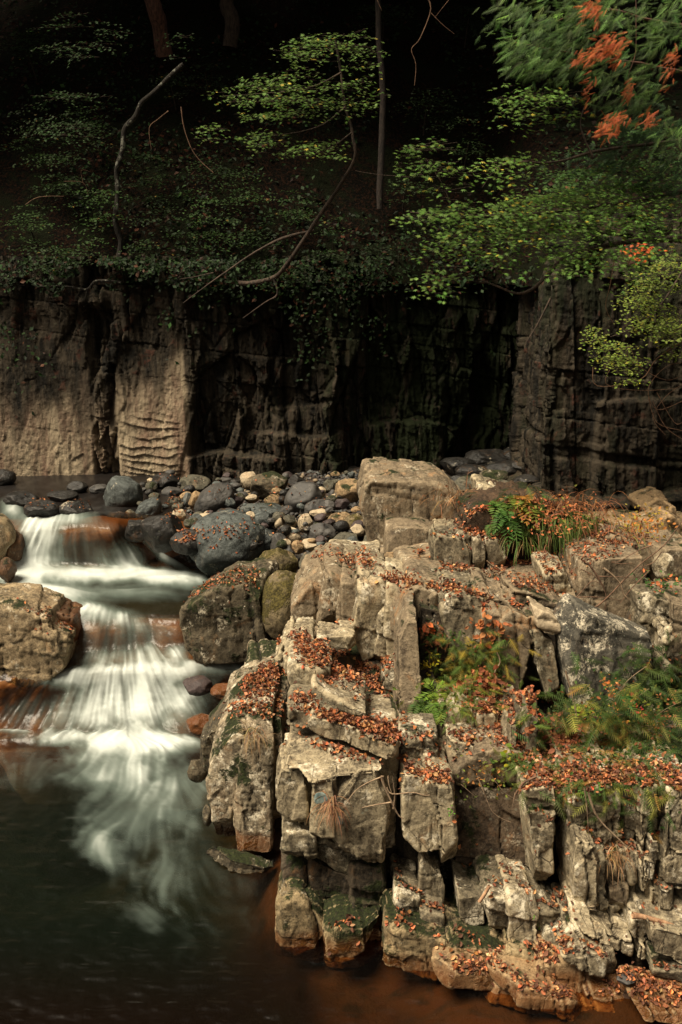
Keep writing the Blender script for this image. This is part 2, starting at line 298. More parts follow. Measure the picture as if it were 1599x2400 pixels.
t.inp(t.b.inputs['Base Color'], col); t.b.inputs['Roughness'].default_value = .8; t.b.inputs['Specular IOR Level'].default_value = .2
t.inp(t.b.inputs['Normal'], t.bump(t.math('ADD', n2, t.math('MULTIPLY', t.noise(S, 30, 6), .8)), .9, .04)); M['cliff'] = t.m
cliff = tag(link('cliff', me, M['cliff']), label='dark fractured cliff wall across the stream with pale scoured foot, painted as lit', kind='structure')
# nearer buttress at the right
def f(u, v):
    z = 1.0+4.4*v; x0 = 2.60; s = u*8.5; x = np.where(s < 2.6, x0+.02*s, x0+(s-2.6)); Y = np.where(s < 2.6, 15.2-s, 12.6)
    P = np.stack((x, Y, z), 1); P = P+.12*np.stack((vnoise(P*1.7, 5), vnoise(P*1.7, 6), vnoise(P*1.7, 7)), 1); a = worley(P*np.array((1.6, 1.6, .32)), 111); b = worley(P*np.array((4.5, 4.5, 1.1)), 117); c = worley(P*np.array((12, 12, 3)), 123)
    r = .32*(a[2]-.5)+.14*(b[2]-.5)+.1*b[3]+.03*(c[2]-.5)-.03*np.exp(-((a[1]-a[0])/.03)**2)+.05*c[3]
    q1 = s+z*.08; q3 = z+.1*s; i1, e1 = parts_(q1, 2.2, 1.5); i3, e3 = parts_(q3, 1.3, 2.5); j1, f1 = parts_(q1, 8, 3.5); j3, f3 = parts_(q3, 4, 4.5)
    r = .5*r+.16*(_h(i1, i3, i1*0, 3)-.5)+.05*(_h(j1, j3, j1*0, 5)-.5)-.05*np.exp(-(e1/.014)**2)-.05*np.exp(-(e3/.014)**2)-.015*np.exp(-(f1/.01)**2)
    r += .25*(1-sstep(1.75, 1.85, z-.1*(x-3)))+.15*(1-sstep(2.9, 2.95, z-.05*x))*sstep(3.2, 3.3, x)+.012*fbm(P*25, 3, 9)
    r += .6*np.exp(-((z-4.9)/.8)**2)*0 - .35*sstep(4.3, 5.4, z)
    k = s < 2.6; return np.stack((np.where(k, x-r, x-.1*(z-1)*0), np.where(k, Y, Y-r), z), 1)
V, F = grid(520, 300, f); me = mesh('rock_buttress', V, F); attr(me, 'pale', np.zeros(len(V))); attr(me, 'scour_lit', np.zeros(len(V))); attr(me, 'moss', np.full(len(V), .35)+.3*sstep(3.5, 4.5, V[:, 2]))
tag(link('rock_buttress', me, M['cliff']), 'dark blocky rock buttress jutting forward at the right of the cliff', 'rock buttress')
# ================================================================ wooded hillside above the cliff
def f(u, v):
    x = -16+32*u; t_ = v; Y = 14.9+15*t_+.25*np.sin(x*.7); z = 4.55+t_*17+.35*(1-np.exp(-t_*12))*1.5
    P = np.stack((x, Y, z), 1); k = (.45*fbm(P*.7, 4, 200)+.12*fbm(P*3, 3, 201))*sstep(0, .06, t_)
    near = sstep(2.2, 3.0, x)*(1-sstep(.0, .25, t_)); return np.stack((x, Y+k*.6-1.9*near, z+k*.8-.1), 1)
V, F = grid(360, 260, f); hill_me = mesh('hillside', V, F)
t = NT('hillside_litter'); P, g = t.pos(); n = t.noise(P, 2, 6, .7); n2 = t.noise(P, 25, 4, .7)
col = t.mix(t.ramp(n2, .45, .62), (.003, .003, .002), (.024, .011, .006)); col = t.mix(t.ramp(n, .45, .6), col, (.008, .010, .004))
t.inp(t.b.inputs['Base Color'], col); t.b.inputs['Roughness'].default_value = .95; t.b.inputs['Specular IOR Level'].default_value = .1; t.inp(t.b.inputs['Normal'], t.bump(n2, 1, .05))
hill = tag(link('hillside', hill_me, t.m), kind='structure')
# ================================================================ stream
#        y     z    left  right (limits)
ROWS = np.array([(3400, 0, -900, 2600, .8), (2300, 0, -900, 2400, .7), (1985, 0, -700, 1400, .8), (1800, 0, -500, 900, .6), (1738, 0, -450, 760, .12), (1650, .30, -430, 700, .03), (1575, .62, -420, 690, .03), (1530, .72, -400, 690, .10), (1460, 1.0, -380, 640, .03), (1435, 1.07, -380, 620, .06),
 (1400, 1.1, -370, 560, .25), (1345, 1.13, -360, 540, .12), (1325, 1.18, -350, 520, .02), (1262, 1.5, -340, 470, .02), (1232, 1.64, -330, 450, .02), (1205, 1.67, -330, 420, .06), (1180, 1.68, -320, 400, .2), (1150, 1.69, -320, 400, .4), (1095, 1.70, -320, 380, .4)], float)[::-1]
def water_pt(X, Yp):
    yw = Yp+(13*fbm(P2(X/85, Yp/400), 3, 360)+(X-240)*.035)*sstep(1190, 1240, Yp)*(1-sstep(1738, 1850, Yp)); z = sum(np.interp(yw+k, ROWS[:, 0], ROWS[:, 1]) for k in (-16, -8, 0, 8, 16))/5*1.0
    # brown dome that the upper fall slides over
    u = (X-799.5)/FPX; v = (1200-Yp)/FPX; a = CP+v*SP; b = -SP+v*CP; k = (z-CAMZ)/b
    return np.stack((u*k, a*k, z), 1)
NY, NX = 620, 420
yr = np.concatenate((np.linspace(1095, 2400, 540), np.linspace(2404, 3400, NY-540)))
yy, uu = np.meshgrid(yr, np.linspace(0, 1, NX), indexing='ij'); yy = yy.ravel(); uu = uu.ravel()
xl = np.interp(yy, ROWS[:, 0], ROWS[:, 2]); xr = np.interp(yy, ROWS[:, 0], ROWS[:, 3]); xx = xl+(xr-xl)*uu
V = water_pt(xx, yy); depth = np.interp(yy, ROWS[:, 0], ROWS[:, 4])
# ---- foam laid out along the current (u,v of the surface = xx,yy)
def blob(cx, cy, rx, ry, ang=0, amp=1., soft=1.3, view='R3', warp=.25):
    (cx, cy), s = px(view, (cx, cy)), VIEWS[view][2]; rx, ry = rx/s, ry/s; c_, s_ = math.cos(R_(ang)), math.sin(R_(ang))
    dx, dy = xx-cx, yy-cy; a = (dx*c_+dy*s_)/rx; b = (-dx*s_+dy*c_)/ry; r = np.sqrt(a*a+b*b)+warp*NW
    soft = max(soft, 1.2); return amp*(1-sstep(1-.65*soft, 1+.35*soft, r))
NW = fbm(P2(xx/28, yy/22), 4, 301); NW2 = fbm(P2(xx/9, yy/6), 4, 305)
def polar(cx, cy, fa, fr, s, o=4):
    dx, dy = xx-cx, yy-cy; return fbm(P2(np.arctan2(dx, dy)*fa, np.hypot(dx, dy)/fr), o, s)
# line integral convolution: noise drawn out along the current, as a long exposure does
GX = np.arange(-960, 2660, 4.)[:]; GX = np.arange(-480, 980, 2.); GY = np.arange(1090, 2480, 2.); gX, gY = np.meshgrid(GX, GY)
def cur(X, Y_):
    n1 = fbm(P2(X.ravel()/120, Y_.ravel()/120), 3, 401).reshape(X.shape); a_ = n1*2.2
    def rad(cx, cy): d_ = np.hypot(X-cx, Y_-cy)+1; return (X-cx)/d_, (Y_-cy)/d_
    u1, v1 = rad(190, 1060); u2, v2 = rad(285, 1330); u3, v3 = rad(300, 1400)
    w2 = sstep(1335, 1350, Y_)*(1-sstep(1405, 1435, Y_)); w3 = sstep(1405, 1440, Y_); w4 = sstep(1715, 1760, Y_)
    u = u1*(1-sstep(1330, 1345, Y_)); v = v1*(1-sstep(1330, 1345, Y_)); h = sstep(1318, 1340, Y_)*(1-w3); u = u*(1-h)+h*1.; v = v*(1-h)+h*(.10+.25*n1)
    u = u*(1-w3)+w3*u2; v = v*(1-w3)+w3*v2; u = u*(1-w4)+w4*u3*1.; v = v*(1-w4)+w4*v3
    b = sstep(1695, 1720, Y_)*(1-sstep(1745, 1775, Y_)); u = u+b*1.2*np.sign(X-300); tw = (.12+.55*w4)*a_; c_, s_ = np.cos(tw), np.sin(tw); u, v = u*c_-v*s_, u*s_+v*c_; m = np.hypot(u, v)+1e-6; return u/m, v/m
cu, cv = cur(gX, gY)
def bil(A_, fx, fy):
    fx = np.clip(fx, 0, A_.shape[1]-1.01); fy = np.clip(fy, 0, A_.shape[0]-1.01); ix = fx.astype(int); iy = fy.astype(int); tx = fx-ix; ty = fy-iy
    return A_[iy, ix]*(1-tx)*(1-ty)+A_[iy, ix+1]*tx*(1-ty)+A_[iy+1, ix]*(1-tx)*ty+A_[iy+1, ix+1]*tx*ty
def lic(scale, steps, seed):
    Nz = vnoise(P2(gX.ravel()/scale, gY.ravel()/scale), seed).reshape(gX.shape)+.7*vnoise(P2(gX.ravel()/scale*2.1, gY.ravel()/scale*2.1), seed+1).reshape(gX.shape); bx, by = np.meshgrid(np.arange(len(GX))*1., np.arange(len(GY))*1.); acc = Nz.copy()
    for sg in (1, -1):
        fx, fy = bx.copy(), by.copy()
        for k in range(steps):
            uu_ = bil(cu, fx, fy); vv_ = bil(cv, fx, fy); fx = fx+sg*uu_*1.6; fy = fy+sg*vv_*1.6; acc += bil(Nz, fx, fy)*(1-k/steps)
    acc -= acc.mean(); return acc/acc.std()*.30
L1 = lic(6, 17, 421); L2 = lic(24, 15, 425); LL = np.clip(.6*L1+.6*L2, -1, 1)
fx_, fy_ = (xx+480)/2., (yy-1090)/2.; Ls = bil(LL, fx_, fy_)*sstep(2480, 2400, yy)*sstep(975, 900, xx)
fan1 = fan2 = hor = hor2 = Ls; plume = bil(np.clip(.25*L1+.85*L2, -1, 1), fx_, fy_)*sstep(2480, 2400, yy)*sstep(975, 900, xx)+.25*NW
foam = np.zeros(len(xx))
def add(b, tex=0, k=.0):
    global foam
    b = np.clip(b*(1+.45*k*tex)+(.22*tex*np.sqrt(np.clip(b, 0, 1)) if tex is plume else 0), 0, 1)
    foam = 1-(1-foam)*(1-b)
up = (yy < 1345); mid = (yy >= 1335) & (yy < 1450); ch = (yy >= 1430) & (yy < 1545)
# upper fall
add(blob(60, 320, 60, 50, 40, .7), fan1, .8); add(blob(190, 420, 130, 70, 20, .85), fan1, .8); add(blob(200, 560, 120, 170, 10, .95), fan1, .5); add(blob(70, 660, 130, 110, 0, .9), fan1, .4)
add(blob(330, 395, 170, 45, 0, .75), fan1, .9); add(blob(520, 440, 170, 40, 10, .15), fan1, 1.2); add(blob(430, 560, 150, 110, 0, .12), fan1, 2.5)
add(blob(665, 600, 85, 85, 0, .85), fan1, .7); add(blob(555, 610, 60, 60, 0, .4), fan1, 2.2); add(blob(840, 560, 120, 16, 38, .8), fan1, .4); add(blob(900, 600, 90, 20, 25, .8))
# pool below it
add(blob(560, 670, 480, 45, 0, 1., .8), hor, .25); add(blob(900, 690, 230, 42, 4, .95, .8), hor, .4); add(blob(230, 760, 300, 70, 4, .95), hor, .5); add(blob(420, 850, 260, 48, 8, .85), hor, .9)
add(blob(700, 760, 260, 45, 0, .35), hor, 2.); add(blob(560, 900, 240, 45, 12, .5), hor2, 1.2); add(blob(640, 950, 300, 70, 0, .14), fan2, 1.5)
# chute
add(blob(650, 1020, 330, 130, 0, .16), fan2, 1.8); add(blob(480, 1110, 110, 60, 0, .35), fan2, 1.5); add(blob(760, 1110, 140, 70, 0, .65), fan2, 1.2); add(blob(930, 1090, 60, 60, 20, .7), fan2, .9)
# second fall
add(blob(700, 1190, 400, 60, -3, 1., .8)); add(blob(1130, 1150, 220, 34, 3, .6), hor, .9); add(blob(370, 1210, 110, 55, -10, .8), fan2, .5); add(blob(690, 1330, 320, 190, 0, 1., .8), fan2, .55); add(blob(420, 1400, 200, 110, -20, .5), fan2, 1.3); add(blob(930, 1330, 190, 120, 30, .55), fan2, .9)
add(blob(1010, 1300, 130, 30, -30, .5), fan2, .8); add(blob(180, 1390, 220, 80, -15, .16), fan2, 2.)
add(blob(560, 1535, 450, 44, 2, .85, 1.2, 'R3', .5), hor, .5); add(blob(60, 1490, 120, 12, 2, .6), hor, .7); add(blob(900, 1560, 180, 45, 0, .8), plume, .5)
# plume in the pool
add(blob(690, 220, 300, 95, 0, .9, 1., 'R4', .3), plume, .45); add(blob(640, 370, 290, 120, 10, .62, 1.3, 'R4', .35), plume, .7); add(blob(700, 590, 260, 160, 10, .34, 1.3, 'R4', .4), plume, .9); add(blob(540, 760, 180, 85, 35, .40, 1.3, 'R4', .45), plume, .9)
add(blob(930, 460, 170, 200, 10, .25, 1.2, 'R4', .6), plume, 1.5); add(blob(890, 920, 120, 140, 0, .2, 1.3, 'R4', .7), plume, 1.5); add(blob(780, 1090, 130, 90, 0, .12, 1.3, 'R4', .8), plume, 1.6)
add(blob(960, 860, 330, 330, 0, .04, 1.3, 'R4', .8), plume, 2.2); add(blob(180, 330, 200, 90, 0, .12, 1.2, 'R4', .9), hor2, 2.2); 
foam = np.clip(foam, 0, 1); foam = foam*(.86+.14*np.clip(.5+1.3*np.where(yy < 1400, fan1, fan2), 0, 1))
bump_ = .05*foam*(.4+fan2*.5+NW*.4)*(yy < 1900)+.012*fbm(P2(xx/40, yy/18), 3, 330)+.02*np.clip(foam, 0, 1)
dome = .10*np.exp(-((xx-230)/95)**2)*sstep(1180, 1225, yy)*(1-sstep(1270, 1335, yy)); rib = .03*fan2*sstep(1545, 1600, yy)*(1-sstep(1680, 1738, yy))
V[:, 2] += bump_+dome; V[:, 1] -= .6*dome+.6*rib+.2*fan1*.1*sstep(1215, 1240, yy)*(1-sstep(1290, 1330, yy))
i = np.arange(NY*NX).reshape(NY, NX); F = np.stack((i[:-1, :-1], i[1:, :-1], i[1:, 1:], i[:-1, 1:]), -1).reshape(-1, 4)
me = mesh('stream_water', V, F); attr(me, 'foam', foam)
# tannin brown / green tint of the water body
green = np.clip(sstep(1740, 1860, yy)*(1-sstep(2150, 2420, yy))*(1-sstep(430, 640, xx))+ (yy > 1340)*(yy < 1440)*.9 + foam*.2, 0, 1)
attr(me, 'green', green)
wd = V[:, 2]-terrain_z(V[:, 0], V[:, 1])
attr(me, 'deep', np.where(yy > 1738, sstep(.22, .85, wd), sstep(.03, .3, depth)))
t = NT('stream_water'); A = lambda n: t.n('Attribute', attribute_name=n).outputs['Fac']; P, g = t.pos((1, 1, 1)); P2_, _ = t.pos((1, .35, 1), (0, 0, .2))
gl = t.n('BsdfGlossy'); gl.inputs['Roughness'].default_value = .3; gl.inputs['Color'].default_value = (.8, .8, .8, 1)
bmp = t.bump(t.noise(P2_, 7, 4, .6), .35, .05); t.l(bmp, gl.inputs['Normal'])
tr = t.n('BsdfTransparent'); t.l(t.mix(A('green'), (.80, .60, .38), (.55, .66, .50)), tr.inputs[0])
body = t.n('BsdfDiffuse'); t.l(t.mix(A('green'), (.004, .002, .001), (.0018, .0035, .002)), body.inputs[0])
m1 = t.n('MixShader'); t.l(t.math('MULTIPLY', A('deep'), .93), m1.inputs[0]); t.l(tr.outputs[0], m1.inputs[1]); t.l(body.outputs[0], m1.inputs[2])
fr = t.n('Fresnel'); fr.inputs[0].default_value = 1.33; m2 = t.n('MixShader'); t.l(fr.outputs[0], m2.inputs[0]); t.l(m1.outputs[0], m2.inputs[1]); t.l(gl.outputs[0], m2.inputs[2])
fo = t.n('BsdfDiffuse'); fa = t.ramp(A('foam'), 0., 1.); t.l(t.mix(t.ramp(A('foam'), .3, .95), (.26, .33, .29), (.70, .76, .72)), fo.inputs[0])
ft = t.n('BsdfTranslucent'); ft.inputs[0].default_value = (.8, .82, .76, 1); fm = t.n('MixShader'); fm.inputs[0].default_value = .25; t.l(fo.outputs[0], fm.inputs[1]); t.l(ft.outputs[0], fm.inputs[2])
m3 = t.n('MixShader'); t.l(A('foam'), m3.inputs[0]); t.l(m2.outputs[0], m3.inputs[1]); t.l(fm.outputs[0], m3.inputs[2]); t.l(m3.outputs[0], t.out.inputs[0])
water = tag(link('stream_water', me, t.m), label='silky white rapids spilling into a dark green pool', kind='structure')
# rock floor right under the falls
keep = yy <= 1800; rows = keep.reshape(NY, NX)[:, 0].sum(); Vb = V[:rows*NX].copy(); Pb = P2(xx[:rows*NX]/60, yy[:rows*NX]/40)
Vb[:, 2] -= depth[:rows*NX]+bump_[:rows*NX]+.03*np.abs(fbm(Pb, 4, 350))+.01+.25*sstep(1738, 1800, yy[:rows*NX]); Vb[:, 1] += .03
ib = np.arange(rows*NX).reshape(rows, NX); Fb = np.stack((ib[:-1, :-1], ib[1:, :-1], ib[1:, 1:], ib[:-1, 1:]), -1).reshape(-1, 4)
t = NT('riverbed_rock'); P, g = t.pos(); n = t.noise(P, 4, 6, .7); n2 = t.noise(P, 40, 4, .7)
t.inp(t.b.inputs['Base Color'], t.mix(t.ramp(n2, .35, .6, .3, 1.), t.mix(t.ramp(n, .35, .65), (.085, .040, .018), (.17, .080, .036)), (.13, .068, .032))); t.b.inputs['Roughness'].default_value = .5
t.inp(t.b.inputs['Normal'], t.bump(n, .6, .04)); M['bed'] = t.m
tag(link('riverbed', mesh('riverbed', Vb, Fb), t.m), kind='structure')
# ================================================================ rocks
ROCKS = []     # (object) for scattering leaves on
def relief(me, seed, amp=1., fine=1., cell=(5, 5, 3)):
    """joint sets and bedding that run on through neighbouring blocks: flat pieces stand proud of each other, with tight grooves between"""
    V = getco(me); N = getno(me); P = V+.012*np.stack((vnoise(V*6, 1), vnoise(V*6, 2), vnoise(V*6, 3)), 1)
    x, y, z = P.T; s1 = x*.985+y*.17+z*.13; s2 = y-.15*x+.06*z; s3 = z+.16*x-.10*y
    i1, e1 = parts_(s1, 3.0, 1.); i2, e2 = parts_(s2, 2.6, 2.); i3, e3 = parts_(s3, 1.9, 3.); j1, g1_ = parts_(s1, 9., 4.); j3, g3_ = parts_(s3, 3.6, 5.); j2, g2_ = parts_(s2, 8., 6.)
    gate = sstep(-.15, .25, fbm(V*1.7, 2, 12)); gate2 = sstep(-.05, .3, fbm(V*2.3+9, 2, 14))
    d = .034*(_h(i1, i2, i3, 3)-.5)+.016*(_h(j1, j2, j3, 4)-.5)*gate2+.010*(_h(j1, i2, i3*2, 8)-.5)
    d -= gate*(.026*np.exp(-(e1/.009)**2)+.013*np.exp(-(e3/.008)**2))+gate2*(.012*np.exp(-(g1_/.006)**2)+.005*np.exp(-(g3_/.005)**2))
    a = worley(P*np.array(cell)+seed*1.7, seed); d += .020*a[3]+.010*(a[2]-.5)
    d = d*amp+.012*amp*fbm(V*2.2, 3, 77)+.006*fine*fbm(P*13, 3, seed+3)+.003*fine*fbm(P*np.array((16, 42, 5)), 2, seed+6)
    setco(me, V+N*d[:, None])
_tmp = []
def remesh(me, vox):
    o = bpy.data.objects.new('tmp', me); COL.objects.link(o); m = o.modifiers.new('r', 'REMESH'); m.mode = 'VOXEL'; m.voxel_size = vox; m.use_smooth_shade = True
    dg = bpy.context.evaluated_depsgraph_get(); r = bpy.data.meshes.new_from_object(o.evaluated_get(dg)); bpy.data.objects.remove(o); bpy.data.meshes.remove(me); return r
def block(name, parent, mat, view, pts, Y, T=.8, ex=0., ez=0., lean=0., yaw=0., vox=None, amp=1., seed=None, jit=.010, grow=.016, back=1.0, bev=.006, chips=3, label=None):
    """a fractured block: its front face outline at distance Y, its own thickness T going back from it"""
    P = [px(view, p) for p in pts]; c = np.mean(P, 0); p0 = at_Y(c[0], c[1], Y); F = []
    rs = random.Random(int(abs(p0[0]*977+p0[2]*613+Y*331)*10)); seed = rs.randrange(9999) if seed is None else seed
    for q in P:
        u, a, b = ray(*q)      # plane Y = Y0 + lean (z - z0) + yaw (x - x0)
        k = (Y-lean*(p0[2]-CAMZ)-yaw*p0[0])/(a-lean*b-yaw*u); F.append(Vector((u*k, a*k, CAMZ+b*k)))
    bm = bmesh.new(); n = len(F); ctr = sum(F, Vector())/n
    F = [p+(p-ctr).normalized()*grow for p in F]
    fv = [bm.verts.new(p+Vector((rs.uniform(-jit, jit), rs.uniform(-jit, jit)*2, rs.uniform(-jit, jit)))) for p in F]
    bv = [bm.verts.new(ctr+(p-ctr)*back+Vector((ex+rs.uniform(-2, 2)*jit, T, ez+rs.uniform(-2, 2)*jit))) for p in F]
    bm.faces.new(fv); bm.faces.new(bv[::-1])
    for i in range(n): bm.faces.new((fv[i], bv[i], bv[(i+1) % n], fv[(i+1) % n]))
    bmesh.ops.recalc_face_normals(bm, faces=bm.faces)
    ed = min((F[i]-F[(i+1) % n]).length for i in range(n))
    bmesh.ops.bevel(bm, geom=[e for e in bm.edges if e.calc_length() > .05], offset=min(bev, ed*.3), segments=1, affect='EDGES', profile=.5)
    bmesh.ops.triangulate(bm, faces=[f for f in bm.faces if len(f.verts) > 4])
    for _k in range(chips):      # knock corners and edges off with flat fractures
        i = rs.randrange(n); e = F[i] if rs.random() < .6 else (F[i]+F[(i+1) % n])/2; nr = (e-ctr).normalized()*rs.uniform(.6, 1)+Vector((rs.uniform(-.3, .3), -rs.uniform(.35, 1.1), rs.uniform(-.1, .5))); nr.normalize()
        size = min(.035, ed*.3)*rs.uniform(.3, 1.1)
        r = bmesh.ops.bisect_plane(bm, geom=bm.verts[:]+bm.edges[:]+bm.faces[:], plane_co=e-nr*size, plane_no=nr, clear_outer=True, dist=1e-5)
        ce = [g for g in r['geom_cut'] if isinstance(g, bmesh.types.BMEdge)]
        if ce:
            try: bmesh.ops.holes_fill(bm, edges=[g for g in bm.edges if g.is_boundary], sides=0)
            except Exception: pass
    bmesh.ops.triangulate(bm, faces=[f for f in bm.faces if len(f.verts) > 4])
    me = bpy.data.meshes.new(name); bm.to_mesh(me); bm.free()
    vox = vox or (.011 if Y < 7 else .014 if Y < 9 else .02); me = remesh(me, vox); me.name = name
    relief(me, seed, amp); me.polygons.foreach_set('use_smooth', np.ones(len(me.polygons), bool))
    o = link(name, me, mat, parent); ROCKS.append(o)
    if label and parent: o['label'] = label
    return o
def boulder_mesh(sub, size, seed, flat=.35, rough=1., facets=9):
    bm = bmesh.new(); bmesh.ops.create_icosphere(bm, subdivisions=sub, radius=1); me = bpy.data.meshes.new('boulder'); bm.to_mesh(me); bm.free()
    D = getco(me); rs = np.random.default_rng(seed); r = np.full(len(D), 1.0)
    for k in range(facets):
        n = rs.normal(size=3); n /= np.linalg.norm(n); dd = .72+.22*rs.random(); c = D@n; q = np.where(c > .05, dd/np.maximum(c, .05), 9)
        sf = .12 if facets < 5 else .05; h = np.clip(.5+.5*(q-r)/sf, 0, 1); r = q*(1-h)+r*h-sf*h*(1-h)*(1-flat)
    r = r*(1+.10*fbm(D*1.3+seed, 3, seed)+.03*rough*fbm(D*4+seed, 4, seed+1)+.008*rough*fbm(D*16, 3, seed+2))
    w_ = worley(D*2.4+seed, seed+9); r += .03*rough*w_[3]+.02*rough*(w_[2]-.5)
    V = D*r[:, None]; lo, hi = V.min(0), V.max(0); V = (V-(lo+hi)/2)/((hi-lo)/2)
    setco(me, V*np.asarray(size)[None, :]); me.polygons.foreach_set('use_smooth', np.ones(len(me.polygons), bool)); return me
def boulder(view, cx, cy, w_, h_, mat, label, zg=None, Y=None, ang=0, seed=None, name='boulder', cat='boulder', group=None, dep=.85, flat=.35, rough=1., facets=9, parent=None, sub=None):
    s = VIEWS[view][2]; c = px(view, (cx, cy)); 
    if Y is None: Y = at_z(c[0], c[1]+h_/s*.42, zg)[1]+.25*w_/s*Y_SC(c, zg)
    p = at_Y(c[0], c[1], Y); k = np.linalg.norm(p-np.array((0, 0, CAMZ)))/FPX*.97
    rx, rz = w_/s*k/2, h_/s*k/2*1.04; seed = int(cx*7+cy*13) if seed is None else seed
    me = boulder_mesh(sub or (6 if rx > .28 else 5 if rx > .08 else 4), (rx, max(rx, rz)*dep, rz), seed, flat, rough, facets)
    o = link(name, me, M[mat], parent); o.location = p; o.rotation_euler = (0, R_(ang), 0)
    tag(o, label, cat, group); ROCKS.append(o); return o
def Y_SC(c, zg): 
    p = at_z(c[0], c[1], zg); return p[1]/FPX
bpy.context.view_layer.update()
def core(name, parent, mat, x0, x1, y0, y1, z0, z1, slope=0., vox=.03, amp=1.5):
    bm = bmesh.new(); r = bmesh.ops.create_cube(bm, size=1)
    for v_ in r['verts']:
        X_, Y_, Z_ = v_.co; v_.co = ((x0+x1)/2+X_*(x1-x0), (y0+y1)/2+Y_*(y1-y0), (z0 if Z_ < 0 else z1+slope*(Y_)))
    me = bpy.data.meshes.new(name); bm.to_mesh(me); bm.free(); me = remesh(me, vox); me.name = name; relief(me, int(abs(x0*91+y0*37))+3, amp)
    o = link(name, me, M[mat], parent); ROCKS.append(o); return o
# ---- lower front mass
g1 = empty('bedrock_outcrop', 'pale bulky bedrock block with two round blue-green lichen discs, dark undercut foot', 'rock outcrop', (.1, 6.5, 0))
B = lambda g, m, v, pts, Y, T=.8, n='rock_block', **k: block(n, g, M[m], v, pts, Y, T, **k)
B(g1, 'tan', 'R2', [(93, 165), (178, 150), (185, 370), (130, 362), (76, 315), (80, 220)], 6.42, .55, ez=.0)
B(g1, 'tan', 'R2', [(212, 215), (288, 178), (292, 415), (268, 425), (208, 400)], 6.28, .62, ez=.02)
B(g1, 'tan', 'R2', [(286, 182), (440, 172), (480, 320), (458, 505), (430, 516), (330, 462), (284, 412)], 6.32, .42, ez=.0, yaw=.12)
B(g1, 'tan', 'R2', [(172, 155), (215, 160), (215, 400), (180, 380)], 6.5, .45, ez=.0)
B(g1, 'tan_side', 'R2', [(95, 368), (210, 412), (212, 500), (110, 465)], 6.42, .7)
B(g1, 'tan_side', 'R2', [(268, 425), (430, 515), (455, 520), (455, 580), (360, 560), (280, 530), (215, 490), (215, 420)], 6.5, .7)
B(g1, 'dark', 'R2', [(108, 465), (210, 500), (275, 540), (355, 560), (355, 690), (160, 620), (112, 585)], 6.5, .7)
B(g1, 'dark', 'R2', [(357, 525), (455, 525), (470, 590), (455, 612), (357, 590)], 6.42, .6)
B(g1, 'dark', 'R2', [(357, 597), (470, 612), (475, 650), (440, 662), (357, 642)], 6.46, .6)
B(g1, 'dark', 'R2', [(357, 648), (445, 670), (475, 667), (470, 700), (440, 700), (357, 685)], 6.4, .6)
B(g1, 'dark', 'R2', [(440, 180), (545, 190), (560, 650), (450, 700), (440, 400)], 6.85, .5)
core('rock_block', g1, 'tan', -.38, .42, 6.62, 7.5, .6, 1.46, vox=.015, amp=1.)
B(g1, 'tan', 'R2', [(108, 45), (150, 25), (230, 55), (300, 88), (380, 120), (458, 152), (446, 174), (286, 184), (250, 196), (212, 215), (172, 157), (95, 166), (100, 100)], 6.43, .4, lean=2.0, jit=.004, grow=.02)
# lichen discs: crusts a few millimetres thick on the pale face
# ---- mossy shoreline ledges
g2 = empty('shoreline_ledge', 'moss-patched low bedrock ledge stepping along the brown water at the foot of the wall', 'rock ledge', (.8, 6, 0))
for m, pts, Y, T in (
 ('base', [(80, 720), (110, 640), (160, 640), (215, 690), (265, 760), (235, 810), (150, 840), (80, 820)], 6.28, .7), ('base', [(250, 775), (300, 755), (400, 765), (470, 760), (400, 830), (370, 870), (300, 885), (255, 865)], 6.14, .5),
 ('base', [(235, 680), (350, 685), (352, 740), (300, 740), (240, 730)], 6.5, .4), ('base', [(355, 690), (470, 710), (472, 770), (440, 780), (355, 760)], 6.4, .5),
 ('base', [(475, 780), (480, 745), (545, 755), (720, 805), (715, 880), (660, 935), (640, 930), (480, 880)], 6.02, .45), ('base', [(722, 800), (930, 848), (925, 935), (840, 930), (730, 920), (690, 890)], 5.99, .4),
 ('base', [(930, 835), (1050, 862), (1010, 945), (960, 950), (928, 925)], 5.92, .4), ('orange', [(1055, 872), (1160, 885), (1250, 960), (1240, 1030), (1110, 1000), (1005, 945)], 5.83, .4),
 ('orange', [(665, 895), (800, 915), (880, 945), (870, 985), (730, 980), (665, 950)], 5.80, .3), ('orange', [(885, 955), (1030, 980), (1160, 1020), (1205, 1060), (1180, 1095), (1050, 1050), (885, 1000)], 5.66, .35),
 ('orange', [(1225, 990), (1330, 1008), (1400, 1038), (1340, 1065), (1230, 1035)], 5.72, .3), ('orange', [(1390, 990), (1568, 1030), (1700, 1050), (1700, 1080), (1400, 1025)], 5.8, .4), ('orange', [(1400, 1050), (1568, 1078), (1700, 1090), (1700, 1130), (1440, 1100)], 5.5, .4)):
    B(g2, m, 'R2', pts, Y, T, n='ledge', ez=.02, bev=.02)
B(g2, 'base', 'R2', [(475, 765), (720, 820), (930, 858), (1050, 878), (1160, 900), (1290, 955), (1568, 1015), (1700, 1040), (1700, 1120), (1250, 1070), (1000, 1010), (700, 975), (480, 900)], 5.93, .9, n='ledge', yaw=-.13, bev=.02)
B(g2, 'orange', 'R2', [(665, 908), (880, 955), (1030, 995), (1180, 1035), (1340, 1048), (1568, 1078), (1700, 1092), (1700, 1150), (1400, 1130), (1180, 1105), (880, 1030), (665, 975)], 5.72, .6, n='ledge', yaw=-.13, bev=.02)
B(g2, 'base', 'R2', [(85, 735), (300, 745), (472, 760), (472, 890), (300, 900), (85, 850)], 6.34, .6, n='ledge', bev=.02)
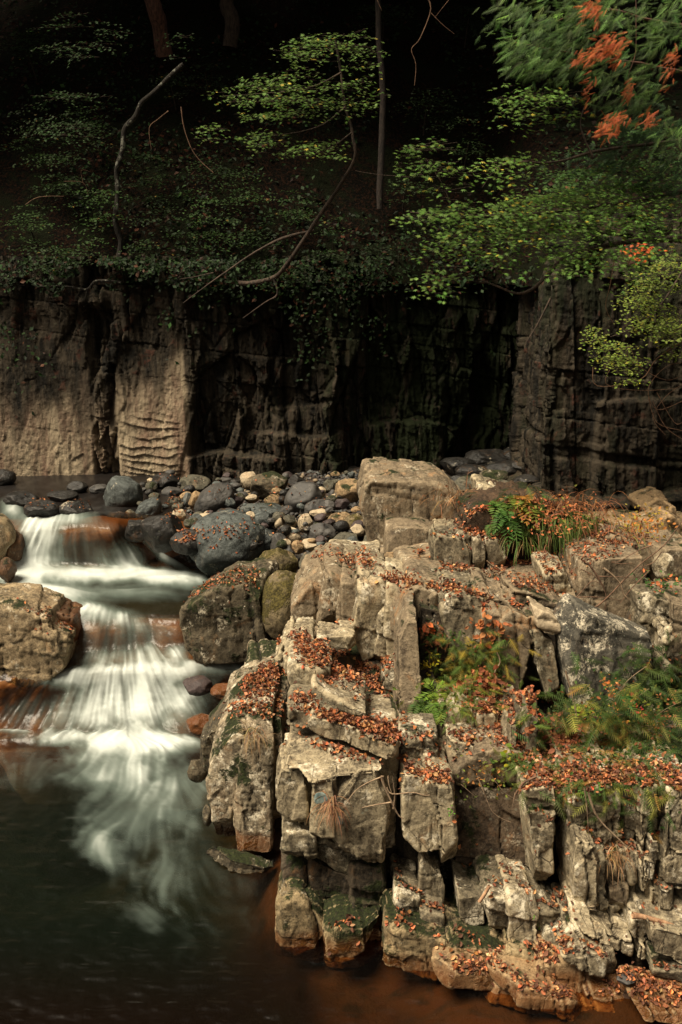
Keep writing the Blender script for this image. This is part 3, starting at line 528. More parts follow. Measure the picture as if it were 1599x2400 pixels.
# ---- columnar wall
g3 = empty('columnar_outcrop', 'row of jointed vertical rock columns under the leafy shelf, lower right', 'rock outcrop', (1.6, 6.3, .4))
C = lambda m, v, pts, Y, T=.7, **k: B(g3, m, v, pts, Y, T, n='rock_column', **k)
C('tan', 'R2', [(540, 195), (575, 190), (620, 210), (655, 240), (690, 420), (730, 590), (700, 580), (610, 470), (545, 400)], 6.36, .9); C('tan', 'R2', [(645, 205), (720, 225), (735, 420), (745, 600), (700, 570), (665, 350), (620, 220)], 6.28, .9)
C('stained', 'R2', [(725, 230), (990, 250), (1000, 620), (850, 640), (745, 605), (735, 430)], 6.6, .7); C('tan_side', 'R2', [(610, 490), (690, 590), (690, 690), (605, 640)], 6.36, .5); C('tan_side', 'R2', [(520, 620), (605, 650), (605, 705), (560, 690), (515, 660)], 6.22, .5)
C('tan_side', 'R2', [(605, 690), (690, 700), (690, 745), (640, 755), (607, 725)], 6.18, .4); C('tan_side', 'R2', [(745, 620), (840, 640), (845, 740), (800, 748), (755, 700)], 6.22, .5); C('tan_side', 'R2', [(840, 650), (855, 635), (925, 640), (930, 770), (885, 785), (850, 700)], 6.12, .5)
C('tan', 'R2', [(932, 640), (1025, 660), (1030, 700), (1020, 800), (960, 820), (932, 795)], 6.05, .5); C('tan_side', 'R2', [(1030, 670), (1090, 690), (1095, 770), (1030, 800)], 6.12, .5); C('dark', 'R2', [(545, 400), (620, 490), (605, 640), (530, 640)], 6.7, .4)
C('tan', 'V7', [(405, 170), (610, 140), (625, 290), (420, 310)], 6.22, 1.0); C('tan', 'V7', [(425, 318), (622, 345), (628, 930), (505, 940), (470, 600)], 6.2, 1.0); C('tan_side', 'V7', [(615, 140), (735, 130), (745, 330), (640, 360), (625, 300)], 6.34, .9); C('dark', 'V7', [(620, 340), (780, 340), (790, 1060), (620, 1000)], 6.75, .5)
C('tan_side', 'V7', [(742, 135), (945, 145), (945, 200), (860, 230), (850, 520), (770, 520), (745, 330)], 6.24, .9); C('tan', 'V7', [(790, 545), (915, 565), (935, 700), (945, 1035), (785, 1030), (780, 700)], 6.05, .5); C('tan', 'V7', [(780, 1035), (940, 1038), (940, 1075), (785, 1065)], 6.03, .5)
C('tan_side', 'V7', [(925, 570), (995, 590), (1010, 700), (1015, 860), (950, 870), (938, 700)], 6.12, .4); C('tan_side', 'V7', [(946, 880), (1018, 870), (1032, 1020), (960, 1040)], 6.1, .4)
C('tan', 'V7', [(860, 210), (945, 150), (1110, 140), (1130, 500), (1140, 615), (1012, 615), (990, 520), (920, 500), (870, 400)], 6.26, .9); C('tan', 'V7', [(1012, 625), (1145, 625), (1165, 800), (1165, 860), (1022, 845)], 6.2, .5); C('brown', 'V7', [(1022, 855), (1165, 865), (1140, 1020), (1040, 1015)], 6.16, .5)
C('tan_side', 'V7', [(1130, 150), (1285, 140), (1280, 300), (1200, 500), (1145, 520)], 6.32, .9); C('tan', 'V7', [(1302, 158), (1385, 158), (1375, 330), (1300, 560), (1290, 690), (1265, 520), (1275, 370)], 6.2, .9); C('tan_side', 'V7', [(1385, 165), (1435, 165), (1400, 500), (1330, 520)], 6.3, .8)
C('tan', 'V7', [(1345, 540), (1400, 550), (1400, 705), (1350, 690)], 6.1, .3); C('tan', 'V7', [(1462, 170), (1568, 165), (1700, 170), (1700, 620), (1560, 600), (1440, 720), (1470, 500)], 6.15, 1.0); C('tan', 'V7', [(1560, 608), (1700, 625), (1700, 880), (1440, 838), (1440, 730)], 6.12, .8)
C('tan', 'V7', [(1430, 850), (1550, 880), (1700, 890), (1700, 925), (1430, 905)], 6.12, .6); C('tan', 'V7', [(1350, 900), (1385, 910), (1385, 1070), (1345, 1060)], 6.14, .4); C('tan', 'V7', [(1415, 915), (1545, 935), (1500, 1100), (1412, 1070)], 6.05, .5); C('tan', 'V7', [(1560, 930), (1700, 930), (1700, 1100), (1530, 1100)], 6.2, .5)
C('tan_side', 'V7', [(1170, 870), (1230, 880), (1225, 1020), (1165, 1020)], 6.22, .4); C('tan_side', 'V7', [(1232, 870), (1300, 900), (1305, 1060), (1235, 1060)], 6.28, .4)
for p in ([(1256, 710), (1276, 700), (1296, 880), (1276, 890)], [(1302, 700), (1322, 700), (1312, 830), (1297, 830)], [(1300, 840), (1335, 850), (1345, 955), (1320, 950)], [(1328, 700), (1385, 715), (1370, 830), (1320, 820)], [(1175, 640), (1250, 650), (1240, 790), (1220, 870), (1190, 860)]):
    C('tan', 'V7', p, random.uniform(6.1, 6.22), .3, vox=.01)
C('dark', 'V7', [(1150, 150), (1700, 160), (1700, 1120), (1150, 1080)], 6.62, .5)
g4 = empty('broken_ledge', 'curved broken slabs and blocks at the foot of the columns, lower right corner', 'rock ledge', (2, 6, .2))
for m, pts, Y, T in (('tan_side', [(720, 1110), (800, 1120), (790, 1200), (800, 1260), (720, 1180)], 6.02, .4), ('tan', [(790, 1130), (870, 1140), (1020, 1250), (1085, 1440), (1070, 1530), (1000, 1500), (960, 1300), (810, 1240)], 5.88, .35), ('tan', [(920, 1170), (980, 1180), (1110, 1260), (1190, 1260), (1180, 1450), (1130, 1510), (1085, 1430), (1020, 1260)], 5.96, .4),
 ('tan', [(980, 1135), (1080, 1150), (1095, 1220), (1030, 1190)], 6.05, .3), ('tan', [(1080, 1140), (1205, 1180), (1190, 1265), (1100, 1230)], 6.05, .35), ('tan', [(1215, 1130), (1255, 1120), (1335, 1140), (1330, 1290), (1255, 1290), (1215, 1200)], 5.98, .4),
 ('tan', [(1340, 1160), (1400, 1190), (1568, 1220), (1700, 1220), (1700, 1430), (1550, 1430), (1370, 1350), (1340, 1260)], 5.84, .5), ('tan_side', [(1345, 1355), (1550, 1435), (1700, 1440), (1700, 1510), (1480, 1490), (1360, 1460)], 5.9, .5), ('dark', [(1200, 1280), (1345, 1280), (1350, 1560), (1210, 1500)], 6.05, .4), ('tan', [(1255, 1300), (1300, 1305), (1300, 1420), (1260, 1400)], 5.95, .2),
 ('tan_side', [(1370, 1470), (1480, 1495), (1700, 1485), (1700, 1570), (1560, 1570), (1380, 1530)], 5.8, .5), ('tan_side', [(540, 1320), (600, 1250), (700, 1240), (830, 1300), (760, 1370), (600, 1390)], 6.0, .45), ('tan_side', [(600, 1030), (720, 1090), (790, 1220), (760, 1240), (640, 1150)], 6.14, .4),
 ('tan_side', [(780, 1060), (940, 1060), (940, 1120), (840, 1120)], 6.12, .4), ('tan', [(1030, 1020), (1140, 1030), (1145, 1090), (1040, 1080)], 6.16, .4), ('tan_side', [(1140, 1060), (1420, 1090), (1500, 1110), (1500, 1180), (1200, 1170)], 6.12, .5)):
    B(g4, m, 'V7', pts, Y, T)
o = B(None, 'tan', 'V7', [(695, 1375), (760, 1330), (820, 1275), (870, 1370), (990, 1400), (985, 1525), (880, 1490), (710, 1415)], 5.78, .3, n='rock_slab'); tag(o, 'pointed triangular slab lying on red leaves below the columns', 'rock slab')
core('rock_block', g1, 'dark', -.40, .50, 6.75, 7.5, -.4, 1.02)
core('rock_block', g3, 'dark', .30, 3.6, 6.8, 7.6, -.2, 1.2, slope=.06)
# ---- stepped slabs
SL = [('tan', [(1055, 1012), (1130, 1082), (1420, 1222), (1425, 1262), (1400, 1252), (1110, 1160), (1060, 1110)], 6.95, .6, dict(yaw=-.5), 'broad flat-topped tilted slab in the middle of the leafy steps'),
 ('tan', [(880, 905), (960, 885), (1120, 925), (1170, 935), (1150, 975), (1060, 1020), (1050, 1110), (930, 1090), (880, 990)], 7.2, .6, {}, 'chunky step block left of and above the broad tilted slab'),
 ('tan', [(850, 825), (960, 805), (990, 865), (900, 905), (850, 925)], 7.5, .6, {}, 'pale step block third from the top at the left edge of the leafy stair'),
 ('tan', [(860, 725), (1040, 705), (1050, 745), (930, 790), (860, 795)], 7.85, .6, {}, 'small pale step second from the top of the leafy stair'),
 ('tan', [(1080, 665), (1330, 655), (1335, 740), (1240, 760), (1090, 695)], 8.1, .35, {}, 'white-crusted ledge stone tucked under the rounded hump'),
 ('tan_side', [(870, 1215), (1080, 1225), (1080, 1245), (1000, 1330), (870, 1315)], 6.7, .4, {}, 'shaded low slab behind the pale block top, at its left corner'),
 ('tan', [(1010, 1295), (1050, 1270), (1380, 1348), (1330, 1385), (1320, 1462), (1140, 1420), (1010, 1345)], 6.56, .2, dict(yaw=-.25), 'long pale loose stone set in red leaves, left one of the end-to-end pair'),
 ('tan', [(1330, 1385), (1400, 1375), (1570, 1445), (1640, 1475), (1650, 1530), (1600, 1562), (1340, 1485)], 6.46, .24, dict(yaw=-.25), 'long layered loose stone set in red leaves, right one of the end-to-end pair'),
 ('tan_side', [(1020, 1165), (1080, 1175), (1200, 1232), (1180, 1245), (1030, 1205)], 6.82, .2, {}, 'thin sliver of stone wedged under the broad tilted slab'),
 ('tan', [(785, 835), (830, 715), (880, 665), (890, 705), (862, 785), (852, 885), (800, 885)], 7.95, .5, {}, 'upright weathered stone edging the dark gap beside the mossy boulder')]
for m, pts, Y, T, k, lb in SL:
    o = B(None, m, 'V1', pts, Y, T, n='rock_slab', **k); tag(o, lb, 'rock slab')
# ---- ribbed rock at the left
g5 = empty('ribbed_rock', 'white-ribbed rounded rock with moss flank and leaf-strewn top beside the white plume', 'rock', (-1, 7.5, 0))
B(g5, 'ribbed', 'R4', [(1118, 300), (1160, 220), (1240, 170), (1290, 180), (1270, 400), (1225, 600), (1230, 800), (1120, 790), (1112, 600), (1085, 430)], 7.42, 1.2, ez=.15, lean=.12, bev=.03)
B(g5, 'ribbed', 'R4', [(1250, 250), (1300, 165), (1420, 150), (1440, 300), (1440, 800), (1230, 800), (1220, 600)], 7.38, 1.2, ez=.15, lean=.12, bev=.03)
B(g5, 'ribbed', 'R4', [(1400, 150), (1475, 140), (1500, 400), (1490, 800), (1400, 800)], 7.55, 1.1, ez=.12, lean=.1, bev=.03)
B(g5, 'ribbed', 'V1', [(480, 1290), (560, 1240), (700, 1205), (855, 1200), (860, 1300), (560, 1380)], 8.1, .7, ez=.08, bev=.03)
B(g5, 'ribbed', 'V1', [(420, 1150), (560, 1095), (850, 1100), (860, 1250), (560, 1290), (380, 1250)], 8.45, .6, ez=.05, bev=.03)
B(g5, 'ribbed', 'V1', [(535, 1010), (700, 990), (850, 990), (850, 1180), (560, 1150)], 8.9, .7, ez=.15, bev=.03)
B(g5, 'mossrock', 'V1', [(230, 1450), (300, 1350), (420, 1180), (520, 1200), (400, 1420), (330, 1700), (220, 1640)], 7.95, .6, bev=.03)
# ---- rounded hump and upper faces
g6 = empty('humped_bedrock', 'smooth grey-brown bedrock hump with slanting cracks above the leafy steps', 'rock outcrop', (.2, 8.6, 1))
B(g6, 'brown', 'V1', [(885, 500), (900, 430), (1000, 310), (1060, 255), (1130, 235), (1100, 400), (1060, 600), (1000, 575), (900, 560)], 8.72, 1.0, bev=.03, amp=.6)
B(g6, 'brown', 'V1', [(1130, 225), (1200, 215), (1270, 240), (1250, 400), (1200, 635), (1060, 600), (1100, 390)], 8.62, 1.0, bev=.03, amp=.6)
B(g6, 'brown', 'V1', [(1262, 240), (1345, 270), (1350, 640), (1205, 640), (1240, 460)], 8.58, .9, bev=.02, amp=.6)
B(g6, 'brown', 'V1', [(895, 575), (1060, 605), (1200, 618), (1200, 648), (1060, 655), (900, 612)], 8.62, .5)
B(g6, 'brown', 'V2', [(0, 1050), (110, 1055), (150, 985), (190, 970), (170, 1170), (110, 1500), (0, 1500)], 8.56, .9, amp=.6)
B(g6, 'tan', 'V2', [(195, 985), (400, 1055), (430, 1085), (430, 1230), (350, 1350), (300, 1700), (210, 1750), (110, 1500), (160, 1200)], 8.38, .9)
B(g6, 'tan', 'V2', [(440, 1075), (620, 1105), (650, 1115), (600, 1300), (560, 1568), (540, 1830), (425, 1830), (420, 1400), (432, 1240)], 8.28, .9)
B(g6, 'tan', 'V2', [(350, 1360), (425, 1260), (415, 1830), (310, 1830), (300, 1690)], 8.33, .8)
B(g6, 'tan', 'V2', [(-100, 850), (200, 850), (360, 862), (330, 950), (200, 940), (-100, 1000)], 9.1, .7)
B(g6, 'tan_side', 'V4', [(90, 480), (210, 490), (205, 655), (90, 640)], 7.95, .3)
g7 = empty('upper_bedrock', 'weathered upright bedrock faces hung with ferns and dead leaves, right of the hump', 'rock outcrop', (1, 8, 1))
U = lambda m, v, pts, Y, T=.7, **k: B(g7, m, v, pts, Y, T, **k)
U('brown', 'V4', [(215, 230), (290, 20), (400, 20), (400, 420), (420, 800), (385, 1080), (230, 1050), (215, 700)], 7.35, 1.0, lean=.3); U('brown', 'V2', [(650, 1120), (700, 1090), (850, 1120), (1000, 1155), (970, 1300), (750, 1330), (600, 1568), (600, 1300)], 8.12, .9)
U('tan_side', 'V2', [(960, 1210), (1020, 1172), (1200, 1182), (1300, 1195), (1310, 1700), (1200, 2080), (1130, 1950), (1050, 1750), (1000, 1500), (930, 1330)], 7.8, .8); U('brown', 'V2', [(1300, 1195), (1380, 1205), (1480, 1420), (1490, 1568), (1480, 2100), (1230, 2080), (1310, 1700)], 7.75, .8)
U('brown', 'V4', [(1150, 50), (1250, -40), (1470, 10), (1480, 100), (1300, 700), (1190, 770), (1180, 500), (1150, 300)], 7.7, .8); U('dark', 'V4', [(400, -100), (760, 0), (900, 540), (930, 850), (700, 870), (400, 860)], 8.0, .5); U('dark', 'V4', [(380, 800), (600, 780), (640, 1100), (370, 1080)], 7.15, .7)
U('brown', 'V4', [(585, 850), (650, 850), (650, 1060), (600, 1120)], 7.0, .4); U('tan_side', 'V4', [(245, 1095), (570, 1110), (560, 1350), (280, 1370), (245, 1280)], 6.62, .4); U('tan', 'V4', [(640, 1000), (690, 880), (770, 835), (870, 862), (943, 900), (943, 1070), (720, 1110), (650, 1070)], 6.98, .5, bev=.03)
U('tan', 'V4', [(950, 890), (1060, 882), (1120, 930), (1070, 1080), (1020, 1150), (950, 1120)], 6.98, .45); U('tan_side', 'V4', [(1080, 945), (1230, 885), (1340, 825), (1330, 930), (1230, 1000), (1100, 1010)], 7.1, .4); U('tan', 'V4', [(685, 1135), (860, 1165), (900, 1185), (880, 1300), (740, 1285)], 6.66, .35)
U('tan', 'V4', [(1240, 990), (1300, 960), (1310, 1230), (1230, 1230)], 6.7, .3); U('tan_side', 'V4', [(1410, 845), (1510, 845), (1500, 1100), (1470, 1272), (1370, 1262), (1400, 1000)], 6.7, .3); U('tan_side', 'V4', [(1330, 850), (1400, 830), (1390, 1000), (1330, 1010)], 6.95, .3); U('brown', 'V4', [(700, 1300), (1000, 1200), (1330, 1240), (1320, 1500), (760, 1540)], 6.62, .5)
U('tan_side', 'V5', [(180, 112), (260, 112), (330, 185), (390, 225), (430, 500), (450, 800), (330, 790), (240, 400)], 7.66, .4); U('brown', 'V3', [(0, 1135), (100, 1115), (300, 1195), (440, 1245), (470, 1290), (450, 1330), (200, 1290), (0, 1300)], 8.05, .6)
U('tan', 'V3', [(300, 950), (430, 940), (520, 1010), (560, 1200), (430, 1210), (330, 1150)], 8.45, .6); U('brown', 'V2', [(1380, 1190), (1568, 1230), (1568, 1420), (1480, 1420), (1400, 1300)], 8.0, .6)
U('dark', 'V5', [(240, 100), (560, 100), (640, 900), (300, 900)], 8.1, .5)
g8 = empty('stepped_bedrock', 'white-crusted stepped bedrock shelves along the top of the outcrop under the fern bank', 'rock outcrop', (1, 9.3, 1.5))
X = lambda m, v, pts, Y, T=.5, **k: B(g8, m, v, pts, Y, T, **k)
X('tan_side', 'V2', [(870, 615), (1200, 635), (1205, 960), (860, 960), (850, 700)], 9.15, .5); X('tan_side', 'V2', [(1217, 645), (1290, 635), (1330, 760), (1310, 980), (1205, 970)], 9.1, .5); X('tan_side', 'V2', [(1340, 655), (1530, 655), (1500, 900), (1340, 900)], 9.14, .5); X('tan', 'V2', [(870, 540), (1080, 570), (1100, 620), (870, 620)], 9.95, .4)
X('brown', 'V2', [(570, 808), (835, 805), (835, 955), (600, 985), (450, 980), (500, 870)], 9.22, .4); X('brown', 'V2', [(730, 985), (1120, 1010), (1300, 1018), (1400, 1030), (1420, 1170), (1200, 1160), (1100, 1110), (740, 1060)], 8.75, .6); X('brown', 'V2', [(1420, 1040), (1568, 1100), (1660, 1135), (1660, 1210), (1420, 1165)], 8.6, .6)
X('tan', 'V2', [(1280, 165), (1400, 185), (1568, 225), (1680, 290), (1680, 450), (1280, 430)], 9.95, .5); X('ochre', 'V2', [(350, 940), (400, 850), (480, 860), (440, 990), (340, 985)], 9.1, .3)
g10 = empty('soil_bank', 'leaf-matted earth bank carrying the ferns and grass at the top of the outcrop', 'earth bank', (1.9, 9.3, 2))
B(g10, 'soil', 'V3', [(-420, 470), (-300, 400), (0, 330), (300, 330), (500, 430), (700, 560), (950, 660), (960, 850), (700, 930), (300, 950), (0, 760), (-200, 720), (-420, 640)], 9.35, .9, n='earth', amp=1.6, chips=0)
g9 = empty('jointed_bedrock', 'brown jointed bedrock behind the bare brambles at the right edge', 'rock outcrop', (3, 8.5, 1))
Z = lambda m, v, pts, Y, T=.6, **k: B(g9, m, v, pts, Y, T, **k)
Z('brown', 'V3', [(640, 880), (900, 830), (1200, 830), (1200, 1560), (700, 1340), (620, 1150)], 8.4, .8); Z('brown', 'V3', [(880, 610), (1040, 650), (1250, 730), (1310, 810), (1200, 1060), (900, 1060), (850, 800)], 8.9, .7); Z('tan_side', 'V3', [(1205, 1200), (1310, 1195), (1480, 1235), (1480, 1500), (1400, 1900), (1280, 1700), (1195, 1540)], 8.05, .6)
Z('brown', 'V3', [(1480, 1235), (1700, 1290), (1700, 1800), (1420, 1900)], 7.95, .6); Z('brown', 'V3', [(1250, 750), (1700, 730), (1700, 1300), (1300, 1220)], 9.0, .7); Z('tan_side', 'V5', [(1290, 295), (1350, 335), (1450, 425), (1460, 560), (1300, 545)], 7.6, .4); Z('tan', 'V5', [(1420, 100), (1480, 100), (1470, 375), (1390, 335)], 7.7, .3)
Z('tan', 'V5', [(1335, 930), (1400, 930), (1390, 1260), (1360, 1370), (1340, 1300)], 7.2, .3); Z('dark', 'V5', [(1240, 560), (1700, 480), (1700, 1450), (1260, 1450)], 7.95, .5); Z('dark', 'V5', [(560, 900), (1280, 860), (1300, 1450), (560, 1450)], 7.5, .5); Z('dark', 'V5', [(1100, -50), (1320, 150), (1320, 900), (1100, 850)], 8.1, .5)
Z('ochre', 'V3', [(1260, 540), (1450, 425), (1560, 500), (1700, 520), (1700, 720), (1260, 680)], 9.6, .5); Z('ochre', 'V3', [(700, 540), (1000, 500), (1250, 500), (1240, 680), (900, 640)], 10.0, .5)
core('rock_block', g6, 'brown', -.38, .75, 8.9, 9.8, .8, 1.92); core('rock_block', g7, 'dark', -.35, .75, 7.55, 8.8, .4, 1.28, slope=.35)
core('rock_block', g7, 'brown', .6, 2.1, 8.25, 9.4, .8, 1.98); core('rock_block', g9, 'brown', 2.0, 4.4, 8.35, 9.6, .8, 1.9, slope=.3); core('rock_block', g8, 'brown', .3, 2.2, 9.35, 10.4, 1.0, 1.86)
core('rock_block', g9, 'brown', 4.2, 6.4, 8.0, 9.8, .8, 2.1, slope=.3); core('rock_block', g3, 'tan_side', 3.3, 5.4, 6.5, 7.8, -.2, 1.25, slope=.1); core('rock_block', g4, 'base', 2.9, 5.2, 5.9, 6.6, -.4, .3)
# ---- single rocks of the outcrop
def single(label, cat, name, *a, **k): return tag(B(None, *a, n=name, **k), label, cat)
single('large grey leaning slab with a slanting pale top edge and speckled lichen', 'rock slab', 'rock_slab', 'slab', 'S', [(1312, 1410), (1528, 1500), (1530, 1520), (1513, 1640), (1403, 1665), (1342, 1650), (1326, 1552), (1319, 1475)], 7.5, .3, amp=.5)
single('small yellow-white angular chunk perched in the notch left of the grey slab', 'rock', 'rock_chunk', 'cream', 'V3', [(200, 1300), (340, 1330), (420, 1390), (440, 1530), (380, 1520), (250, 1480)], 7.62, .3)
single('huge flat-topped brown boulder at the head of the outcrop, beside the cobble bank', 'boulder', 'boulder', 'brown', 'V2', [(180, 370), (240, 130), (290, 100), (600, 120), (900, 165), (1000, 215), (1110, 290), (1200, 420), (1180, 620), (870, 700), (430, 870), (290, 850), (240, 600)], 10.35, 1.2, bev=.03)
single('smooth-sided brown block with pale sloping top in front of the huge flat-topped boulder', 'boulder', 'boulder', 'brown', 'V2', [(430, 535), (520, 550), (700, 535), (860, 565), (860, 720), (840, 860), (580, 880), (415, 860)], 9.95, .4, amp=.5)
single('long brown slab tilted up to the right against the dark buttress', 'rock slab', 'rock_slab', 'ochre', 'V3', [(1190, 355), (1390, 270), (1445, 300), (1340, 390), (1240, 405)], 10.4, .5)
single('narrow upright grey stone at the right edge behind the brambles', 'rock', 'rock_chunk', 'ochre', 'V3', [(1462, 352), (1520, 350), (1535, 640), (1450, 640)], 9.8, .3)
single('big dark boulder with mossy shoulder and leafy pale top edge beside the rapids', 'boulder', 'boulder', 'mossrock', 'V1', [(0, 525), (100, 445), (330, 315), (620, 295), (645, 420), (680, 600), (730, 780), (660, 870), (200, 880), (100, 760), (60, 600)], 9.9, .75, ex=.22, ez=.1, bev=.03)
single('large pale ochre boulder with a cracked top at the left edge of the falls', 'boulder', 'boulder', 'lefttan', 'R3', [(-250, 800), (0, 835), (110, 835), (240, 885), (270, 960), (350, 1010), (330, 1150), (250, 1230), (50, 1320), (-250, 1380)], 9.7, .7, bev=.01, chips=9, amp=1.5)
single('low rusty wet rock shelf behind the large pale ochre boulder', 'rock', 'rock_shelf', 'rusty', 'R3', [(200, 900), (260, 850), (370, 900), (400, 960), (380, 1030), (300, 1060)], 10.0, .5)
boulder('V3', 1395, 890, 190, 240, 'tan', 'white-crusted knob of rock among the brambles at the right edge', Y=8.7)
for o_ in (boulder('V1', 815, 440, 350, 560, 'mossgold', 'tall rust and moss coloured boulder leaning on the right of the big dark boulder', Y=10.15, ang=8), boulder('V1', 790, 140, 310, 270, 'mossgold', 'golden-mossed cracked boulder on top of the tall rusty one', Y=10.7),
    boulder('V8', 755, 560, 520, 430, 'blue', 'very large blue-grey boulder strewn with red leaves at the edge of the upper pool', Y=11.55, ang=-12), boulder('V1', 1000, 240, 110, 110, 'ochre', 'small tan stone squeezed beside the tall mossy boulder', Y=10.0)): pass
boulder('R3', -25, 470, 210, 260, 'lefttan', 'grey-tan boulder cut by the left picture edge beside the upper fall', Y=11.6); boulder('R3', 82, 515, 95, 160, 'rusty', 'wet orange-brown rock wedged beside the left upper fall', Y=11.7); boulder('R3', 40, 640, 90, 130, 'rusty', 'dark rusty wet rock below the left upper fall', Y=11.2)
boulder('R3', 1040, 1245, 165, 95, 'purple', 'rounded dark stone standing in the white rapids', Y=9.55, rough=.4); boulder('R3', 1190, 1275, 170, 80, 'rusty', 'orange wet stone between the rapids and the mossy ledge', Y=9.4); boulder('R3', 1060, 1450, 170, 120, 'rusty', 'orange-brown wet stone at the foot of the second fall', Y=8.7)
boulder('R4', 1040, 350, 110, 130, 'mossrock', 'small moss-covered knob beside the ribbed rock at the plume', Y=8.1); boulder('R4', 1090, 585, 50, 110, 'mossrock', 'dark mossy knob low against the ribbed rock', Y=7.55)
o = B(None, 'mossrock', 'R4', [(1070, 830), (1110, 805), (1350, 850), (1420, 870), (1430, 890), (1300, 890), (1080, 860)], 7.15, .18, n='sunken_slab', vox=.012); tag(o, 'half-sunken mossy slab with a rust edge in the dark pool', 'rock slab')
boulder('V7', 1155, 1545, 135, 40, 'grey', 'small flat blue-grey stone lying on red leaves, bottom right', zg=.15, name='pebble', cat='stone', Y=5.72); 
for i, (q, w_, h_) in enumerate((((480, 215), 115, 95), ((610, 390), 70, 60))): pass
# ---- cobble bank
cob = [(120, 255, 225, 210, 'blue', 'black angular boulder with a pale green vein', 0), (270, 350, 190, 120, 'blue', 'oblong blue-grey stone tilted beside the upper fall', -40), (360, 480, 250, 220, 'black', 'large black wet boulder at the foot of the cobble bank', 0), (505, 540, 210, 160, 'black', 'low dark stone covered with red leaves, left of the very large blue-grey boulder', 0),
 (375, 180, 165, 110, 'black', 'dark greenish stone against the cliff foot', 0), (545, 190, 190, 105, 'olive', 'grey-green streaked stone under the cliff', 0), (660, 285, 270, 160, 'grey', 'smooth charcoal oval boulder tilted upright', -38), (770, 295, 130, 90, 'purple', 'maroon stone behind the charcoal oval', 0),
 (990, 190, 220, 145, 'mossrock', 'broad dark mossy boulder near the cliff foot', 0), (870, 165, 110, 100, 'cream', 'tan pointed stone beside the broad mossy boulder', -20), (1190, 268, 225, 180, 'grey', 'large grey rounded boulder in the middle of the bank', -20), (1250, 330, 170, 90, 'grey', 'dark grey stone leaning below the large grey boulder', -25),
 (1468, 242, 185, 155, 'ochre', 'brown rounded boulder left of the huge flat-topped one', 0), (960, 345, 240, 95, 'blue', 'long dark blue stone above the very large blue-grey boulder', 5), (605, 412, 190, 95, 'cream', 'wide tan stone left of the very large blue-grey boulder', -10), (455, 378, 85, 75, 'cream', 'tan angular stone above the black wet boulder', 0),
 (745, 368, 110, 72, 'grey', 'grey round stone above the wide tan stone', 0), (952, 395, 125, 95, 'blue', 'grey stone behind the shoulder of the very large blue-grey boulder', 0), (1295, 363, 138, 60, 'cream', 'long cream stone, uppermost of the cream cluster', 3), (1205, 423, 92, 108, 'cream', 'blocky cream stone with a split face', 0), (1125, 422, 72, 60, 'cream', 'small round cream stone left of the blocky one', 0),
 (1122, 490, 130, 85, 'cream', 'egg-shaped cream stone tilted down to the right', 40), (1158, 562, 85, 70, 'ochre', 'tan wedge-shaped stone at the bottom of the cream cluster', 30), (1238, 548, 122, 72, 'cream', 'flat cream stone beside the tan wedge', 0), (1050, 415, 62, 85, 'cream', 'pale pointed stone left of the cream cluster', 0),
 (1300, 472, 175, 105, 'grey', 'dark grey blunt stone right of the cream cluster', 0), (1440, 532, 165, 115, 'olive', 'green-grey round stone below the mossy one', 0), (1505, 435, 145, 150, 'mossgold', 'mossy yellow-green stone against the huge flat-topped boulder', 0), (1415, 405, 160, 100, 'ochre', 'pale brown stone behind the dark grey blunt one', 0),
 (1045, 535, 95, 115, 'grey', 'dark stone right of the very large blue-grey boulder', 0), (970, 520, 110, 130, 'blue', 'blue-grey lump on the right flank of the very large boulder', 0), (885, 272, 85, 60, 'ochre', 'ochre stone in the upper middle of the bank', 0), (1015, 290, 115, 85, 'ochre', 'olive-brown angular stone above the long dark blue one', 0),
 (1010, 108, 85, 65, 'grey', 'slate stone at the highest point of the bank', -25), (1125, 108, 95, 34, 'grey', 'flat slate stone near the highest point of the bank', 0), (1100, 148, 75, 65, 'purple', 'rounded maroon-grey stone beneath the flat slate', 0), (1155, 180, 110, 100, 'black', 'dark stone right of the broad mossy boulder', 0), (1350, 200, 85, 80, 'olive', 'greenish pale stone left of the brown rounded boulder', 0),
 (1300, 238, 52, 64, 'cream', 'small upright tan stone left of the greenish one', 0), (1365, 258, 52, 75, 'grey', 'small upright grey stone below the greenish one', 0), (725, 168, 85, 42, 'grey', 'flat dark stone above the charcoal oval', 0), (785, 208, 85, 55, 'blue', 'slate-blue stone at the tip of the charcoal oval', 20), (505, 282, 52, 85, 'blue', 'upright dark stone left of the charcoal oval', 0),
 (548, 290, 65, 110, 'ochre', 'tan stone hidden behind the left of the charcoal oval', 25), (415, 238, 125, 65, 'grey', 'dark flat stone left of the tan hidden one', 0), (1240, 655, 150, 120, 'olive', 'dark green stone between the golden-mossed boulder and the hump', -20), (1370, 675, 300, 110, 'olive', 'long green-brown stone buried behind the hump', -18), (1210, 745, 80, 65, 'ochre', 'tan stone at the left foot of the hump', 0),
 (1562, 555, 62, 95, 'olive', 'small dark green stone at the lower left foot of the huge flat-topped boulder', 0), (1100, 590, 85, 75, 'grey', 'dark stone below the egg-shaped cream one', 0), (1420, 308, 95, 72, 'purple', 'dark stone below the brown rounded boulder', 0), (1340, 302, 75, 40, 'olive', 'flat grey-green stone in the right of the bank', 10), (305, 262, 70, 50, 'olive', 'grey-green stone behind the oblong blue-grey one', 0), (240, 205, 60, 60, 'black', 'dark stone behind the pale-veined one', 0),
 (165, 375, 70, 70, 'olive', 'small stone between the pale-veined boulder and the fall', 0), (630, 468, 65, 55, 'ochre', 'small tan stone under the wide tan stone', 0), (90, 395, 120, 90, 'black', 'black wet stone splitting the little fall', 0), (210, 470, 150, 130, 'black', 'black rock at the lip of the upper fall', 0)]
cgr = 'cobbles and boulders on the river bank'
def bank_z(yp): return float(np.interp(yp, [1100, 1200, 1300, 1370], [1.70, 1.62, 1.45, 1.2]))
